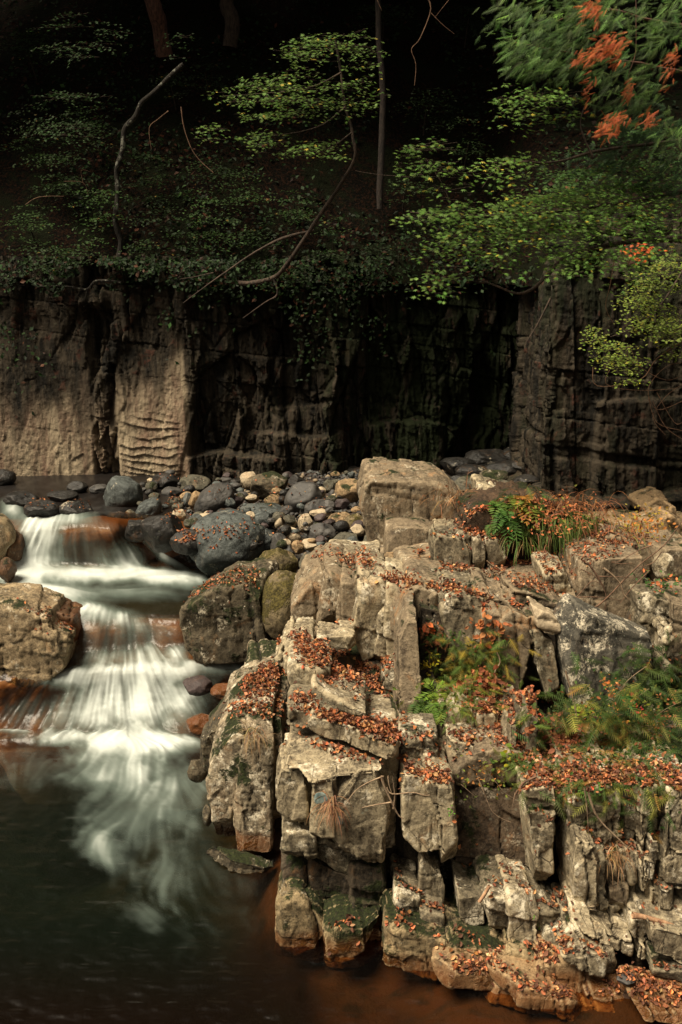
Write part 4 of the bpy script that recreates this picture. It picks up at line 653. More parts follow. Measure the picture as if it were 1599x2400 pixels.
for cx, cy, w_, h_, m, lb, an in cob:
    yb = px('V8', (0, cy+h_*.45))[1]; boulder('V8', cx, cy, w_*1.05, h_*1.05, m, lb+' on the cobble bank' if len(lb.split()) < 9 else lb, zg=bank_z(yb), ang=an, group=cgr, rough=.8 if m == 'grey' else 1.2, facets=3 if (m == 'grey' and w_ > 200) else 13)
for cx, cy, w_, h_, m, lb in ((405, 208, 115, 72, 'black', 'rounded dark stone at the foot of the pale cliff face'), (525, 218, 115, 52, 'grey', 'low grey stone at the foot of the pale cliff face'), (225, 325, 190, 100, 'black', 'dark leaf-dotted rock above the upper fall, left one'), (400, 325, 190, 95, 'black', 'dark leaf-dotted rock above the upper fall, right one'), (110, 270, 180, 80, 'black', 'dark rock in the shaded upper stream at the far left'), (20, 160, 120, 90, 'black', 'dark rock under the left end of the cliff'), (330, 255, 160, 60, 'black', 'low dark rock in the shaded upper stream below the pale face')):
    boulder('R3', cx, cy, w_, h_, m, lb, zg=1.68, group=cgr)
for cx, cy, w_, h_, m, lb in ((1190, 150, 260, 120, 'olive', 'dim rounded boulder in the dark hollow behind the flat-topped one'), (1480, 140, 120, 70, 'olive', 'dim smooth boulder in the dark hollow, right of the rounded one'), (1400, 70, 220, 110, 'mossrock', 'dim mossy boulder deepest in the dark hollow'), (1600, 190, 220, 110, 'olive', 'dim brown boulder under the dark buttress'), (1270, 230, 140, 90, 'olive', 'dim low stone between the flat-topped boulder and the hollow'), (1080, 110, 150, 90, 'black', 'added dark stone showing just above the right shoulder of the flat-topped boulder'), (1320, 130, 160, 90, 'black', 'added black stone wedged in the middle of the dark hollow'), (1700, 120, 200, 110, 'black', 'added black boulder against the left foot of the dark buttress')):  # the black ones are added to cover the brightly lit hollow floor
    boulder('V2', cx, cy, w_*1.25, h_*1.35, m, lb, zg=1.8)
for X_, Yp, w_, h_, Yd, lb in ((1075, 1092, 90, 45, 14.6, 'added black boulder at the cliff foot, farthest left in the hollow'), (1140, 1082, 110, 60, 14.9, 'added mossy black boulder at the back of the hollow'), (1215, 1078, 100, 60, 15.0, 'added black boulder tucked into the back corner by the buttress'), (1180, 1100, 90, 40, 14.3, 'added low black stone in front of the back corner'), (1105, 1104, 80, 35, 14.0, 'added flat black stone in the middle row of the hollow'), (1235, 1100, 80, 50, 14.2, 'added squat black stone touching the buttress')):  # dark boulders added to hide sunlit floor at the back of the hollow
    boulder('S', X_, Yp, w_, h_, 'black', lb, Y=Yd)
rp = random.Random(5); small = []
for i in range(150):
    X_ = rp.uniform(330, 870); Yp = rp.uniform(1108, 1290)
    if Yp > 1190+ (X_-330)*.35 or (X_ < 420 and Yp > 1190): continue
    small.append((X_, Yp, rp.uniform(16, 38)*(.7+.5*(Yp-1100)/200)))
mt = ['grey', 'blue', 'black', 'olive', 'purple', 'ochre', 'grey', 'black', 'blue', 'black', 'grey', 'olive', 'cream']; nm = {'grey': 'grey', 'blue': 'blue-grey', 'black': 'black', 'olive': 'olive', 'purple': 'maroon', 'ochre': 'brown', 'cream': 'cream'}
for X_, Yp, w_ in small:
    m = rp.choice(mt); boulder('S', X_, Yp, w_, w_*rp.uniform(.5, .85), m, 'little %s cobble filling a gap between the bank boulders' % nm[m], zg=bank_z(Yp)+.05, group='little %s cobbles in the gaps' % nm[m], name='cobble', cat='cobble', ang=rp.uniform(-25, 25), seed=rp.randrange(999))

# gravel between the cobbles
n = 5200; gx = RNG.uniform(-2.6, 1.2, n); gy = RNG.uniform(10.6, 14.6, n); k = gx > -2.9+.55*(14.6-gy)*.6; gx, gy = gx[k], gy[k]; n = len(gx); gz = terrain_z(gx, gy)+.01
bm = bmesh.new(); bmesh.ops.create_icosphere(bm, subdivisions=1, radius=1); T = np.array([v.co[:] for v in bm.verts]); TF = np.array([[v.index for v in f.verts] for f in bm.faces]); bm.free()
sz = .012+.04*RNG.random((n, 1, 1))**2.2; an = RNG.random(n)*6.28; c_, s_ = np.cos(an)[:, None], np.sin(an)[:, None]; tv = T[None]*(1+.28*RNG.normal(size=(n, len(T), 1)))*np.stack((RNG.uniform(.8, 1.4, n), RNG.uniform(.7, 1, n), RNG.uniform(.4, .8, n)), 1)[:, None]
tv = np.stack((tv[..., 0]*c_-tv[..., 1]*s_, tv[..., 0]*s_+tv[..., 1]*c_, tv[..., 2]), 2)*sz+np.stack((gx, gy, gz), 1)[:, None]
me = mesh('gravel', tv.reshape(-1, 3), (TF[None]+np.arange(n)[:, None, None]*len(T)).reshape(-1, 3)); cc = np.array([(.05, .048, .045), (.03, .028, .026), (.075, .08, .075), (.16, .12, .075), (.035, .025, .022)])[RNG.integers(0, 5, n)]*RNG.uniform(.6, 1.5, (n, 1)); attrc(me, 'col', np.repeat(cc, len(T), 0))
t = NT('gravel'); a_ = t.n('Attribute', attribute_name='col'); t.l(a_.outputs['Color'], t.b.inputs['Base Color']); t.b.inputs['Roughness'].default_value = .7
tag(link('gravel', me, t.m), 'grey and brown gravel between the bank boulders', 'gravel', kind='stuff')
# ================================================================ leaves, branches, plants
def rots(n, heading=None, roll=None):
    """orthonormal frames: rows x (along the leaf), y, z (normal)"""
    n = n/np.linalg.norm(n, axis=1, keepdims=True)
    h = heading if heading is not None else RNG.normal(size=n.shape)
    h = h-(h*n).sum(1, keepdims=True)*n; h /= np.linalg.norm(h, axis=1, keepdims=True)+1e-9
    return np.stack((h, np.cross(n, h), n), 1)
def tpl_leaf(wd=.26, curl=.10):
    V = np.array([(0, 0, 0), (.28, wd*.9, curl), (.62, wd, curl*.8), (1, 0, .10), (.62, -wd, curl*.8), (.28, -wd*.9, curl), (.28, 0, 0), (.62, 0, .0)], float)
    return V, np.array([(0, 6, 1), (6, 7, 2), (6, 2, 1), (7, 3, 2), (0, 5, 6), (5, 4, 7), (5, 7, 6), (4, 3, 7)])
def tpl_maple():
    out = []
    for k, (a, r) in enumerate([(-140, .45), (-105, .25), (-75, .75), (-45, .35), (-32, .9), (-15, .45), (0, 1.1), (15, .45), (32, .9), (45, .35), (75, .75), (105, .25), (140, .45)]):
        out.append((.35+r*.6*math.cos(R_(a)), r*.6*math.sin(R_(a)), -.10*r*r+.02*(k % 2)))
    V = np.array([(.25, 0, .03)]+out, float); n = len(out); return V, np.array([(0, i, i+1) for i in range(1, n)])
def tpl_rhomb():
    return np.array([(0, 0, 0), (.5, .32, .05), (1, 0, -.08), (.5, -.32, .05)], float), np.array([(0, 1, 2), (0, 2, 3)])
def tpl_frond():   # flat scaly conifer spray: a central axis with side teeth
    V = [(0, 0, 0)]; F = []
    for i in range(9):
        x = .06+.105*i; wd = .34*(1-i/11)*(1 if i > 1 else .7)
        for s in (1, -1):
            b = len(V); V += [(x, 0, 0), (x+.055, .0, 0), (x+.20, s*wd, -.05-.02*(i % 3))]; F.append((b, b+1, b+2))
    b = len(V); V += [(.0, .018, 0), (.0, -.018, 0), (1.15, 0, -.06)]; F.append((b, b+1, b+2)); return np.array(V, float), np.array(F)
TP = {'leaf': tpl_leaf(), 'narrow': tpl_leaf(.12, .04), 'maple': tpl_maple(), 'rhomb': tpl_rhomb(), 'frond': tpl_frond(), 'dry': tpl_leaf(.30, .20)}
def leaves(name, pos, nrm, size, colr, mat, parent=None, kind='leaf', heading=None):
    T, F = TP[kind]; n = len(pos); Rm = rots(np.asarray(nrm, float), heading); S = np.asarray(size, float).reshape(-1, 1, 1)
    tw = T[None]*np.stack((np.ones(n), .8+.4*RNG.random(n), RNG.normal(1, 1.0, n)), 1)[:, None, :]
    V = np.einsum('nkc,ncd->nkd', tw, Rm)*S+np.asarray(pos)[:, None, :]
    FF = (F[None]+np.arange(n)[:, None, None]*len(T)).reshape(-1, 3); me = mesh(name, V.reshape(-1, 3), FF, False)
    attrc(me, 'col', np.repeat(np.asarray(colr), len(T), axis=0)); return link(name, me, mat, parent)
def tube(name, P, r0, r1, mat, parent=None, sides=6, wob=.0, seg=4, extra=None):
    """tapering branch through points; several polylines may be given as extra [(points, r0, r1)] when they are one limb's forks"""
    Vs, Fs = [], []; base = 0
    for pts, a, b in [(P, r0, r1)]+(extra or []):
        pts = np.asarray(pts, float); q = []; m = len(pts)
        for i in range(m-1):
            p0, p1, p2, p3 = pts[max(i-1, 0)], pts[i], pts[i+1], pts[min(i+2, m-1)]
            for k in range(seg):
                t_ = k/seg; q.append(.5*((2*p1)+(p2-p0)*t_+(2*p0-5*p1+4*p2-p3)*t_**2+(3*p1-p0-3*p2+p3)*t_**3))
        q.append(pts[-1]); q = np.array(q); q += wob*fbm(q*4, 2, len(q))[:, None]*np.array((1, .6, 1)); n = len(q)
        tg = np.gradient(q, axis=0); tg /= np.linalg.norm(tg, axis=1, keepdims=True)+1e-9
        up = np.array((.31, .9, .29)); s1 = np.cross(tg, up); s1 /= np.linalg.norm(s1, axis=1, keepdims=True)+1e-9; s2 = np.cross(tg, s1)
        rad = np.linspace(a, b, n)*(1+.18*vnoise(q*9+3, 5)); an = np.arange(sides)/sides*2*np.pi
        ring = q[:, None]+rad[:, None, None]*(np.cos(an)[None, :, None]*s1[:, None]+np.sin(an)[None, :, None]*s2[:, None]); Vs.append(ring.reshape(-1, 3))
        for i in range(n-1):
            for k in range(sides): Fs.append((base+i*sides+k, base+i*sides+(k+1) % sides, base+(i+1)*sides+(k+1) % sides, base+(i+1)*sides+k))
        base += n*sides
    return link(name, mesh(name, np.concatenate(Vs), np.array(Fs)), mat, parent)
def W(pts, Y, v='S'):
    """photo points at distance Y (a number, or one number per point)"""
    return [at_Y(*px(v, p), (Y[i] if isinstance(Y, (list, tuple)) else Y)) for i, p in enumerate(pts)]
def cvar(base, n, dv=.25, alt=None, share=0.):
    b = np.asarray(base, float)[None]*np.exp(RNG.normal(0, dv, (n, 1)))*(1+RNG.normal(0, .08, (n, 3)))
    if alt is not None: m = RNG.random(n) < share; b[m] = np.asarray(alt)*np.exp(RNG.normal(0, dv, (m.sum(), 1)))
    return np.clip(b, .001, .9)
# ---------------------------------------------------------------- fallen leaves
bpy.context.view_layer.update(); DG = bpy.context.evaluated_depsgraph_get()
def inpoly(x, y, P):
    c = False; j = len(P)-1
    for i in range(len(P)):
        if (P[i][1] > y) != (P[j][1] > y) and x < (P[j][0]-P[i][0])*(y-P[i][1])/(P[j][1]-P[i][1])+P[i][0]: c = not c
        j = i
    return c
CAM0 = Vector((0, 0, CAMZ))
def hit(x, y):
    dr = Vector(ray(x, y)).normalized(); ok, loc, no, idx, ob, _ = SC.ray_cast(DG, CAM0, dr); return (loc, no, ob) if ok else None
def drop(p, up=.35):
    ok, loc, no, idx, ob, _ = SC.ray_cast(DG, Vector((p[0], p[1], p[2]+up)), Vector((0, 0, -1)), distance=up+1.0); return (loc, no, ob) if ok else None
def litter(view, poly, n, minz=.5, jit=.04, steep=.04):
    n = int(n*.9)
    P = [px(view, p) for p in poly]; xs = [p[0] for p in P]; ys = [p[1] for p in P]; out = []; tries = 0
    while len(out) < n and tries < n*12:
        tries += 1; x = random.uniform(min(xs), max(xs)); y = random.uniform(min(ys), max(ys))
        if not inpoly(x, y, P): continue
        h = hit(x, y)
        if not h: continue
        d_ = drop(h[0]+Vector((random.gauss(0, jit), random.gauss(0, jit), 0)))
        if not d_ or d_[2].name.startswith('stream'): continue
        if d_[1].z < minz and random.random() > steep: continue
        out.append((d_[0], d_[1]))
    return out
Z_ = [('V1', [(930, 700), (1090, 700), (1240, 770), (1380, 790), (1420, 880), (1568, 960), (1568, 1070), (1440, 1060), (1250, 960), (1150, 1010), (1080, 980), (1250, 940), (1000, 880), (930, 770)], 1500), ('V1', [(890, 640), (1000, 640), (1040, 690), (900, 700)], 120), ('V1', [(900, 1310), (1000, 1360), (1330, 1470), (1568, 1568), (1400, 1568), (1080, 1420), (960, 1390)], 380),
 ('V1', [(1070, 1240), (1200, 1210), (1420, 1260), (1568, 1290), (1568, 1400), (1390, 1350), (1080, 1260)], 520), ('V1', [(530, 1000), (700, 880), (850, 890), (850, 1080), (560, 1080)], 750), ('V1', [(400, 1190), (520, 1090), (850, 1090), (850, 1250), (450, 1240)], 420), ('V1', [(0, 440), (300, 240), (480, 160), (640, 160), (640, 300), (330, 300), (100, 420), (0, 520)], 260),
 ('V1', [(880, 1100), (1050, 1100), (1040, 1180), (900, 1200)], 90), ('V2', [(0, 830), (330, 850), (300, 920), (30, 900)], 160), ('V2', [(380, 970), (600, 970), (730, 1030), (700, 1100), (400, 1050)], 300), ('V2', [(740, 1050), (1100, 1060), (1200, 1130), (1000, 1150), (800, 1100)], 260), ('V2', [(920, 840), (1200, 860), (1200, 950), (900, 930)], 220), ('V2', [(1150, 1130), (1400, 1170), (1400, 1230), (1200, 1190)], 120), ('V2', [(660, 740), (840, 750), (830, 800), (660, 790)], 60),
 ('V2', [(1300, 880), (1480, 900), (1568, 1000), (1400, 1010)], 120), ('V2', [(1200, 560), (1568, 500), (1568, 660), (1200, 640)], 260), ('V2', [(100, 760), (260, 780), (250, 830), (60, 800)], 80), ('V3', [(0, 1000), (330, 1000), (450, 1120), (300, 1140), (0, 1060)], 260), ('V3', [(0, 300), (300, 320), (700, 520), (1000, 640), (1250, 600), (1300, 700), (900, 700), (600, 560), (0, 700)], 900), ('V3', [(0, 1220), (120, 1230), (100, 1290), (0, 1270)], 50),
 ('V4', [(0, 560), (190, 690), (190, 760), (0, 650)], 110), ('V4', [(0, 940), (220, 960), (230, 1120), (0, 1060)], 200), ('V4', [(90, 1300), (150, 1100), (260, 1120), (280, 1480), (240, 1540), (100, 1460)], 230), ('V4', [(860, 830), (1200, 760), (1568, 740), (1568, 800), (1300, 830), (1150, 910), (900, 870)], 650), ('V4', [(1300, 680), (1568, 660), (1568, 800), (1250, 780)], 150), ('V4', [(700, 1060), (940, 1060), (930, 1140), (720, 1130)], 130), ('V4', [(280, 1390), (560, 1380), (780, 1500), (900, 1568), (500, 1520), (290, 1460)], 400), ('V4', [(1080, 1020), (1240, 1030), (1220, 1200), (1080, 1160)], 80), ('V4', [(380, 1070), (600, 1080), (590, 1110), (390, 1100)], 60),
 ('V7', [(420, 150), (600, 100), (960, 90), (1568, 100), (1568, 150), (1290, 150), (740, 130), (430, 190)], 900), ('V7', [(400, 60), (700, 0), (1568, 0), (1568, 120), (700, 110)], 900), ('V5', [(0, 770), (300, 690), (560, 800), (640, 1300), (1300, 1350), (1568, 1380), (1568, 1568), (100, 1568), (200, 1350), (0, 1300)], 1300),
 ('R2', [(500, 690), (560, 700), (560, 760), (490, 740)], 40), ('R2', [(270, 740), (370, 745), (360, 770), (270, 765)], 30), ('R2', [(650, 760), (930, 830), (900, 850), (660, 780)], 60), ('R2', [(680, 870), (880, 880), (940, 930), (880, 930), (690, 890)], 170), ('R2', [(930, 940), (1160, 1010), (1150, 1040), (940, 970)], 110), ('R2', [(1000, 800), (1150, 800), (1160, 880), (1060, 860), (1000, 830)], 200), ('R2', [(1160, 880), (1290, 930), (1568, 960), (1568, 1030), (1300, 1010), (1230, 950)], 320), ('R2', [(1330, 900), (1480, 900), (1568, 980), (1300, 960)], 160), ('R2', [(1060, 640), (1170, 600), (1170, 680), (1080, 680)], 60), ('R2', [(860, 500), (990, 520), (1010, 600), (860, 620)], 40),
 ('V8', [(610, 530), (700, 490), (870, 470), (880, 540), (720, 560), (600, 600)], 110), ('V8', [(450, 470), (600, 480), (590, 560), (470, 560)], 90), ('V8', [(380, 270), (480, 270), (460, 400), (360, 390)], 70), ('V8', [(250, 80), (900, 130), (1500, 300), (1300, 650), (600, 480), (300, 300)], 160), ('V8', [(1250, 570), (1560, 580), (1500, 640), (1250, 640)], 90), ('R3', [(100, 830), (300, 870), (380, 900), (370, 970), (280, 930), (180, 870)], 90), ('R3', [(100, 260), (500, 280), (480, 330), (150, 320)], 50)]
LP = []
for v_, P_, n_ in Z_: LP += litter(v_, P_, n_)
for v_, P_, n_ in (('V2', [(1000, 280), (1280, 420), (1568, 280), (1568, 700), (1200, 640), (1050, 560)], 700), ('V3', [(-100, 300), (300, 300), (700, 540), (1000, 640), (1000, 850), (600, 900), (250, 900), (0, 720)], 1100)): LP += litter(v_, P_, n_, steep=.8)
LP = [l for l in LP if l[0].z > .01]
pos = np.array([tuple(l[0]) for l in LP]); nn = np.array([tuple(l[1]) for l in LP]); n = len(pos)
pos[:, 2] += .006+.02*RNG.random(n); nn = nn+RNG.normal(0, .5, (n, 3)); nn[:, 2] = np.abs(nn[:, 2])+.1
cc = cvar((.31, .11, .045), n, .38, (.12, .052, .030), .48); mk = RNG.random(n) < .14; cc[mk] = cvar((.48, .25, .12), mk.sum(), .2)
o = leaves('leaf_litter', pos, nn, RNG.uniform(.018, .044, n), cc, M['litter'], kind='dry'); tag(o, 'orange and brown fallen leaves drifted over the rock ledges', 'fallen leaves', kind='stuff')
print('litter', n)
# ---------------------------------------------------------------- two round blue-green crusts of lichen on the pale lower block
t = NT('lichen_blue'); P_, g_ = t.pos(); t.inp(t.b.inputs['Base Color'], t.mix(t.ramp(t.noise(P_, 40, 4), .35, .65), (.16, .24, .24), (.30, .36, .32))); t.b.inputs['Roughness'].default_value = .95
for cx, cy, rx, ry in ((240, 268, 29, 24), (308, 352, 15, 17)):
    V, F = [], []; ok = True
    for k in range(7):
        for j in range(24):
            a_ = j/24*6.283; rr = k/6*(1+.10*math.sin(3*a_+cx)); h = hit(*px('R2', (cx+rx*rr*math.cos(a_), cy+ry*rr*math.sin(a_))))
            if not h: ok = False; break
            V.append(h[0]+(CAM0-h[0]).normalized()*.004*(1 if k < 6 else -.5))
    F = [(k*24+j, (k+1)*24+j, (k+1)*24+(j+1) % 24, k*24+(j+1) % 24) for k in range(6) for j in range(24)]
    if ok: link('lichen_crust', mesh('lichen_crust', [tuple(v) for v in V], np.array(F)), t.m, bpy.data.objects['bedrock_outcrop'])
# ---------------------------------------------------------------- grass and ferns on the outcrop
def blades(name, root, n, length, spread, droop, colr, mat, parent=None, dirn=(0, -.5, 0), width=.004, alt=None, share=0.):
    V, F, Cc = [], [], []; root = np.asarray(root, float); K = 6; cols = cvar(colr, n, .25, alt, share)
    for i in range(n):
        b = root+RNG.normal(0, 1, 3)*np.asarray(spread); L = length*RNG.uniform(.5, 1.1); d_ = np.asarray(dirn)+RNG.normal(0, .35, 3); d_[2] = abs(d_[2])*.8+.55; d_ /= np.linalg.norm(d_)
        sd = np.cross(d_, (0, 0, 1)); sd /= np.linalg.norm(sd)+1e-9; p = b.copy(); ww = width*RNG.uniform(.6, 1.3)
        for k in range(K+1):
            w_ = ww*(1-k/K)**.7+.0005; V += [p-sd*w_, p+sd*w_]; Cc += [cols[i]]*2
            p = p+d_*L/K; d_ = d_+np.array((0, 0, -droop))*1.6/K; d_ /= np.linalg.norm(d_)
            if k < K: q = len(V)-2; F.append((q, q+1, q+3, q+2))
    me = mesh(name, V, np.array(F), False); attrc(me, 'col', np.array(Cc)); return link(name, me, mat, parent)
def surf(x, y, v='S'):
    h = hit(*px(v, (x, y))); return np.array(h[0]) if h else at_Y(*px(v, (x, y)), 8)
def grass(lb, v, x, y, n, L, spread, droop=1.3, col=(.10, .16, .035), **k):
    r0 = surf(x, y, v)+np.array((0, -.03, .02)); t_ = empty('grass_tuft', lb, 'grass tuft', tuple(r0)); blades('foliage', r0, n, L, spread, droop, col, M['leaf'], parent=t_, **k); return t_
grass('long green grass tuft hanging in a thick fringe from the fern bank', 'V3', 500, 540, 420, .46, (.13, .05, .05), 2.2, alt=(.24, .17, .06), share=.15, width=.006, dirn=(.25, -.7, 0))
grass('thin green grass tuft left of the thick hanging fringe', 'V3', 70, 690, 90, .42, (.07, .05, .03), 1.9, alt=(.30, .2, .08), share=.3, width=.005)
grass('dry brown grass matted over the top of the fern bank', 'V3', 430, 370, 260, .34, (.24, .12, .05), 1.7, col=(.26, .12, .055), alt=(.22, .09, .04), share=.5, width=.005, dirn=(.3, -.5, .3))
grass('dry reddish grass spilling down right of the green fringe', 'V3', 800, 600, 120, .32, (.25, .08, .05), 1.8, col=(.26, .12, .06), alt=(.14, .15, .04), share=.3, width=.005)
grass('small withered tuft hanging from the crack of the pale lower block', 'V6', 560, 300, 60, .26, (.02, .02, .03), 2.2, col=(.32, .17, .09), width=.003)
grass('straw tuft caught among the columns', 'V7', 1060, 640, 60, .20, (.04, .02, .04), 2.2, col=(.34, .2, .1), width=.0025)
grass('wispy dead grass on the left face of the ribbed rock', 'V1', 620, 1400, 45, .28, (.05, .02, .02), 2., col=(.3, .2, .1), width=.003)
grass('dry grass stems above the right end of the flat-topped boulder', 'V2', 1010, 300, 60, .42, (.14, .05, .03), 1.0, col=(.36, .2, .09), width=.003)
def fern(lb, v, x, y, fronds=7, L=.22, col=(.13, .20, .03), dirn=(0, -1, -.25), alt=None, share=0., parts=True, name='fern', group=None, sp=1.0, wd=.24):
    r0 = surf(x, y, v)+np.array((0, -.02, .01)); t_ = empty(name, lb, 'fern' if name == 'fern' else 'plant', tuple(r0), group)
    for i in range(fronds):
        d_ = np.asarray(dirn, float)+RNG.normal(0, .42*sp, 3); d_[2] += .35; d_ /= np.linalg.norm(d_); ln = L*RNG.uniform(.7, 1.15); n = 11; s_ = (np.arange(n)+.5)/n
        spine = r0[None]+d_[None]*(s_*ln)[:, None]+np.array((0, 0, -1))[None]*(s_**2*ln*.55)[:, None]
        tg = d_[None]+np.array((0, 0, -1.1))[None]*s_[:, None]; sd = np.cross(tg, (0, 0, 1)); sd /= np.linalg.norm(sd, axis=1, keepdims=True)+1e-9; up = np.cross(sd, tg)
        P = np.concatenate((spine, spine, spine[-1:])); H = np.concatenate((sd+.45*tg, -sd+.45*tg, tg[-1:])); U = np.concatenate((up, up, up[-1:]))*np.sign(up[0, 2]+1e-6)
        sz = np.concatenate((np.sin(s_*2.6+.35), np.sin(s_*2.6+.35), [.5]))*ln*.34
        leaves('frond', P, U, sz, cvar(col if alt is None or RNG.random() > share else alt, len(P), .12), M['leaf'], t_, 'narrow', H)
    return t_
def strap(lb, v, x, y, n=14, L=.16, spread=.12, col=(.12, .19, .03), alt=None, share=.2, width=.013, name='hanging_fern', cat='fern'):
    if n > 16: n = int(n*1.6); width *= .72; col = tuple(c*.8 for c in col)
    """undivided strap-leaved ferns hanging in a clump"""
    r0 = surf(x, y, v)+np.array((0, -.03, .03)); t_ = empty(name, lb, cat, tuple(r0)); dead = 'leaves' in cat or 'withered' in name
    n2 = int(n*(2.0 if L > .1 else 1)); P = r0[None]+RNG.normal(0, 1, (n2, 3))*np.array((spread, .04, spread*.8)); k = np.arange(n2)
    for q in range(n2):      # sit on the rock behind
        dr = Vector((P[q]-np.array(CAM0))).normalized(); ok, loc, *_r = SC.ray_cast(DG, CAM0, dr)
        if ok and (loc-CAM0).length < np.linalg.norm(P[q]-np.array(CAM0))+.35: P[q] = np.array(loc)-np.array(dr)*.03
    H = np.stack((RNG.normal(0, 1., n2), -.45-.4*RNG.random(n2), RNG.uniform(-1.1, .45, n2)), 1); N_ = np.stack((RNG.normal(0, .3, n2), -.6+RNG.normal(0, .25, n2), .8+RNG.normal(0, .25, n2)), 1)
    if dead: leaves('foliage', P, N_, RNG.uniform(.035, .075, n2), cvar(col, n2, .3, alt, share), M['litter'], t_, 'dry', H)
    elif L < .1: leaves('foliage', P, N_, RNG.uniform(.5, 1, n2)*L*.6, cvar(col, n2, .2, alt, share), M['leaf'], t_, 'leaf', H)
    else:
        leaves('foliage', P, N_, RNG.uniform(.45, 1, n2)*L*.95, cvar(col, n2, .22, alt, share), M['leaf'], t_, 'frond', H)
        m = n2; Q = P[RNG.integers(0, n2, m)]+RNG.normal(0, .03, (m, 3)); leaves('undergrowth_leaves', Q, RNG.normal(0, .5, (m, 3))+np.array((0, -.5, .7)), RNG.uniform(.02, .045, m), cvar(tuple(c*.7 for c in col), m, .35, (.26, .10, .04), .35), M['leaf'], t_, 'leaf')
    return t_
YG = (.22, .24, .035)
fern('bright green fern arching at the top of the leafy bank', 'V2', 1470, 290, 9, .26, (.10, .17, .03)); fern('green fern just below the topmost bright one', 'V2', 1500, 400, 8, .26, (.07, .15, .03)); fern('small fern in the dead leaves left under the bank ferns', 'V2', 1400, 510, 5, .16, (.08, .14, .03)); fern('yellowing fern at the left end of the bank top', 'V3', 60, 300, 8, .30, (.16, .2, .03), alt=(.4, .2, .04), share=.4)
strap('narrow green strap leaves below the topmost ferns', 'V3', 120, 420, 26, .2, .14, (.09, .16, .03), (.4, .22, .05))
strap('dangling green leaves at the upper left of the recess', 'V4', 560, 170, 20, .12, .06, (.08, .14, .03), (.3, .12, .05), .3, .011); strap('mixed green and yellow straps hanging in the middle of the face', 'V4', 950, 400, 60, .17, .16, (.11, .17, .03), (.34, .25, .04), .3, .010); strap('clump of yellow-green straps below the middle of the face', 'V4', 770, 560, 50, .17, .13, (.13, .19, .03), (.34, .27, .04), .25, .011)
strap('low yellow-green clump above the round pale boulder', 'V4', 790, 740, 40, .13, .11, YG, (.1, .16, .03), .4, .010); strap('brown withered strap leaves below the hanging straps', 'V4', 980, 620, 45, .16, .09, (.30, .10, .04), (.18, .07, .03), .4, .014, 'withered_fern'); fern('light green fern left of the yellow-green clump', 'V4', 540, 680, 9, .2, (.16, .24, .03)); fern('darker fern hanging beneath the light green one', 'V4', 580, 780, 8, .19, (.11, .19, .03)); fern('drooping fern in the shaded corner of the recess', 'V4', 400, 760, 6, .2, (.06, .11, .02))
strap('red curled leaf bunch high in the recess', 'V4', 470, 120, 10, .12, .03, (.42, .12, .04), None, 0, .018, 'dead_leaf_bunch', 'dead leaves'); strap('orange dead leaf bunch near the top of the face', 'V4', 1040, 110, 26, .09, .09, (.45, .17, .06), None, 0, .014, 'dead_leaf_bunch', 'dead leaves'); strap('tiny lime green plant on the long vertical edge', 'V6', 1435, 310, 9, .05, .015, (.12, .26, .03), None, 0, .008, 'seedling', 'plant')
strap('green strap fern hanging beside the withered brown bundle', 'V5', 290, 1010, 14, .2, .05, (.13, .2, .03), None, 0, .014); strap('withered brown leaf bundle drooping below the dark column', 'V5', 430, 1060, 46, .20, .07, (.36, .13, .06), (.22, .08, .04), .4, .012, 'withered_fern'); strap('green and yellow straps at the right end of the face foot', 'V4', 1370, 1330, 22, .13, .05, (.11, .15, .03), None, 0, .012)
strap('dark green strap ferns crowding beneath the grey slab', 'V5', 1000, 1150, 150, .20, .36, (.07, .12, .025), (.2, .2, .04), .25, .012); strap('dark green straps under the right corner of the slab', 'V5', 1420, 700, 110, .20, .26, (.055, .10, .022), (.16, .14, .03), .15, .012); strap('dark strap ferns at the far right edge of the shelf', 'V5', 1500, 1050, 70, .18, .22, (.05, .095, .02), None, 0, .012); strap('yellowing straps on the shelf below the slab centre', 'V5', 800, 1150, 90, .18, .25, (.10, .14, .03), (.34, .2, .05), .35, .012)
fern('feathery bright green fern in front of the grey slab', 'V5', 1050, 720, 13, .20, (.06, .17, .04), dirn=(0, -1, .5)); fern('lime green fern at the lower left corner of the slab', 'V5', 640, 790, 8, .2, (.24, .30, .03)); strap('small dark green rosette in the red leaves of the shelf', 'V5', 700, 1400, 22, .07, .02, (.045, .10, .035), None, 0, .007, 'rosette_plant', 'plant')
strap('small pale leafed sprig on the column top', 'V7', 960, 140, 12, .05, .02, (.10, .2, .04), None, 0, .01, 'seedling', 'plant'); strap('green sprig hanging on the left of the pale column', 'V7', 830, 210, 10, .08, .02, (.09, .17, .03), None, 0, .009, 'seedling', 'plant'); strap('green sprig on the columns at far right', 'V7', 1410, 420, 7, .04, .01, (.08, .2, .04), None, 0, .007, 'seedling', 'plant'); strap('tiny green plant low on the block row', 'V7', 490, 1150, 7, .04, .012, (.1, .22, .03), None, 0, .007, 'seedling', 'plant')
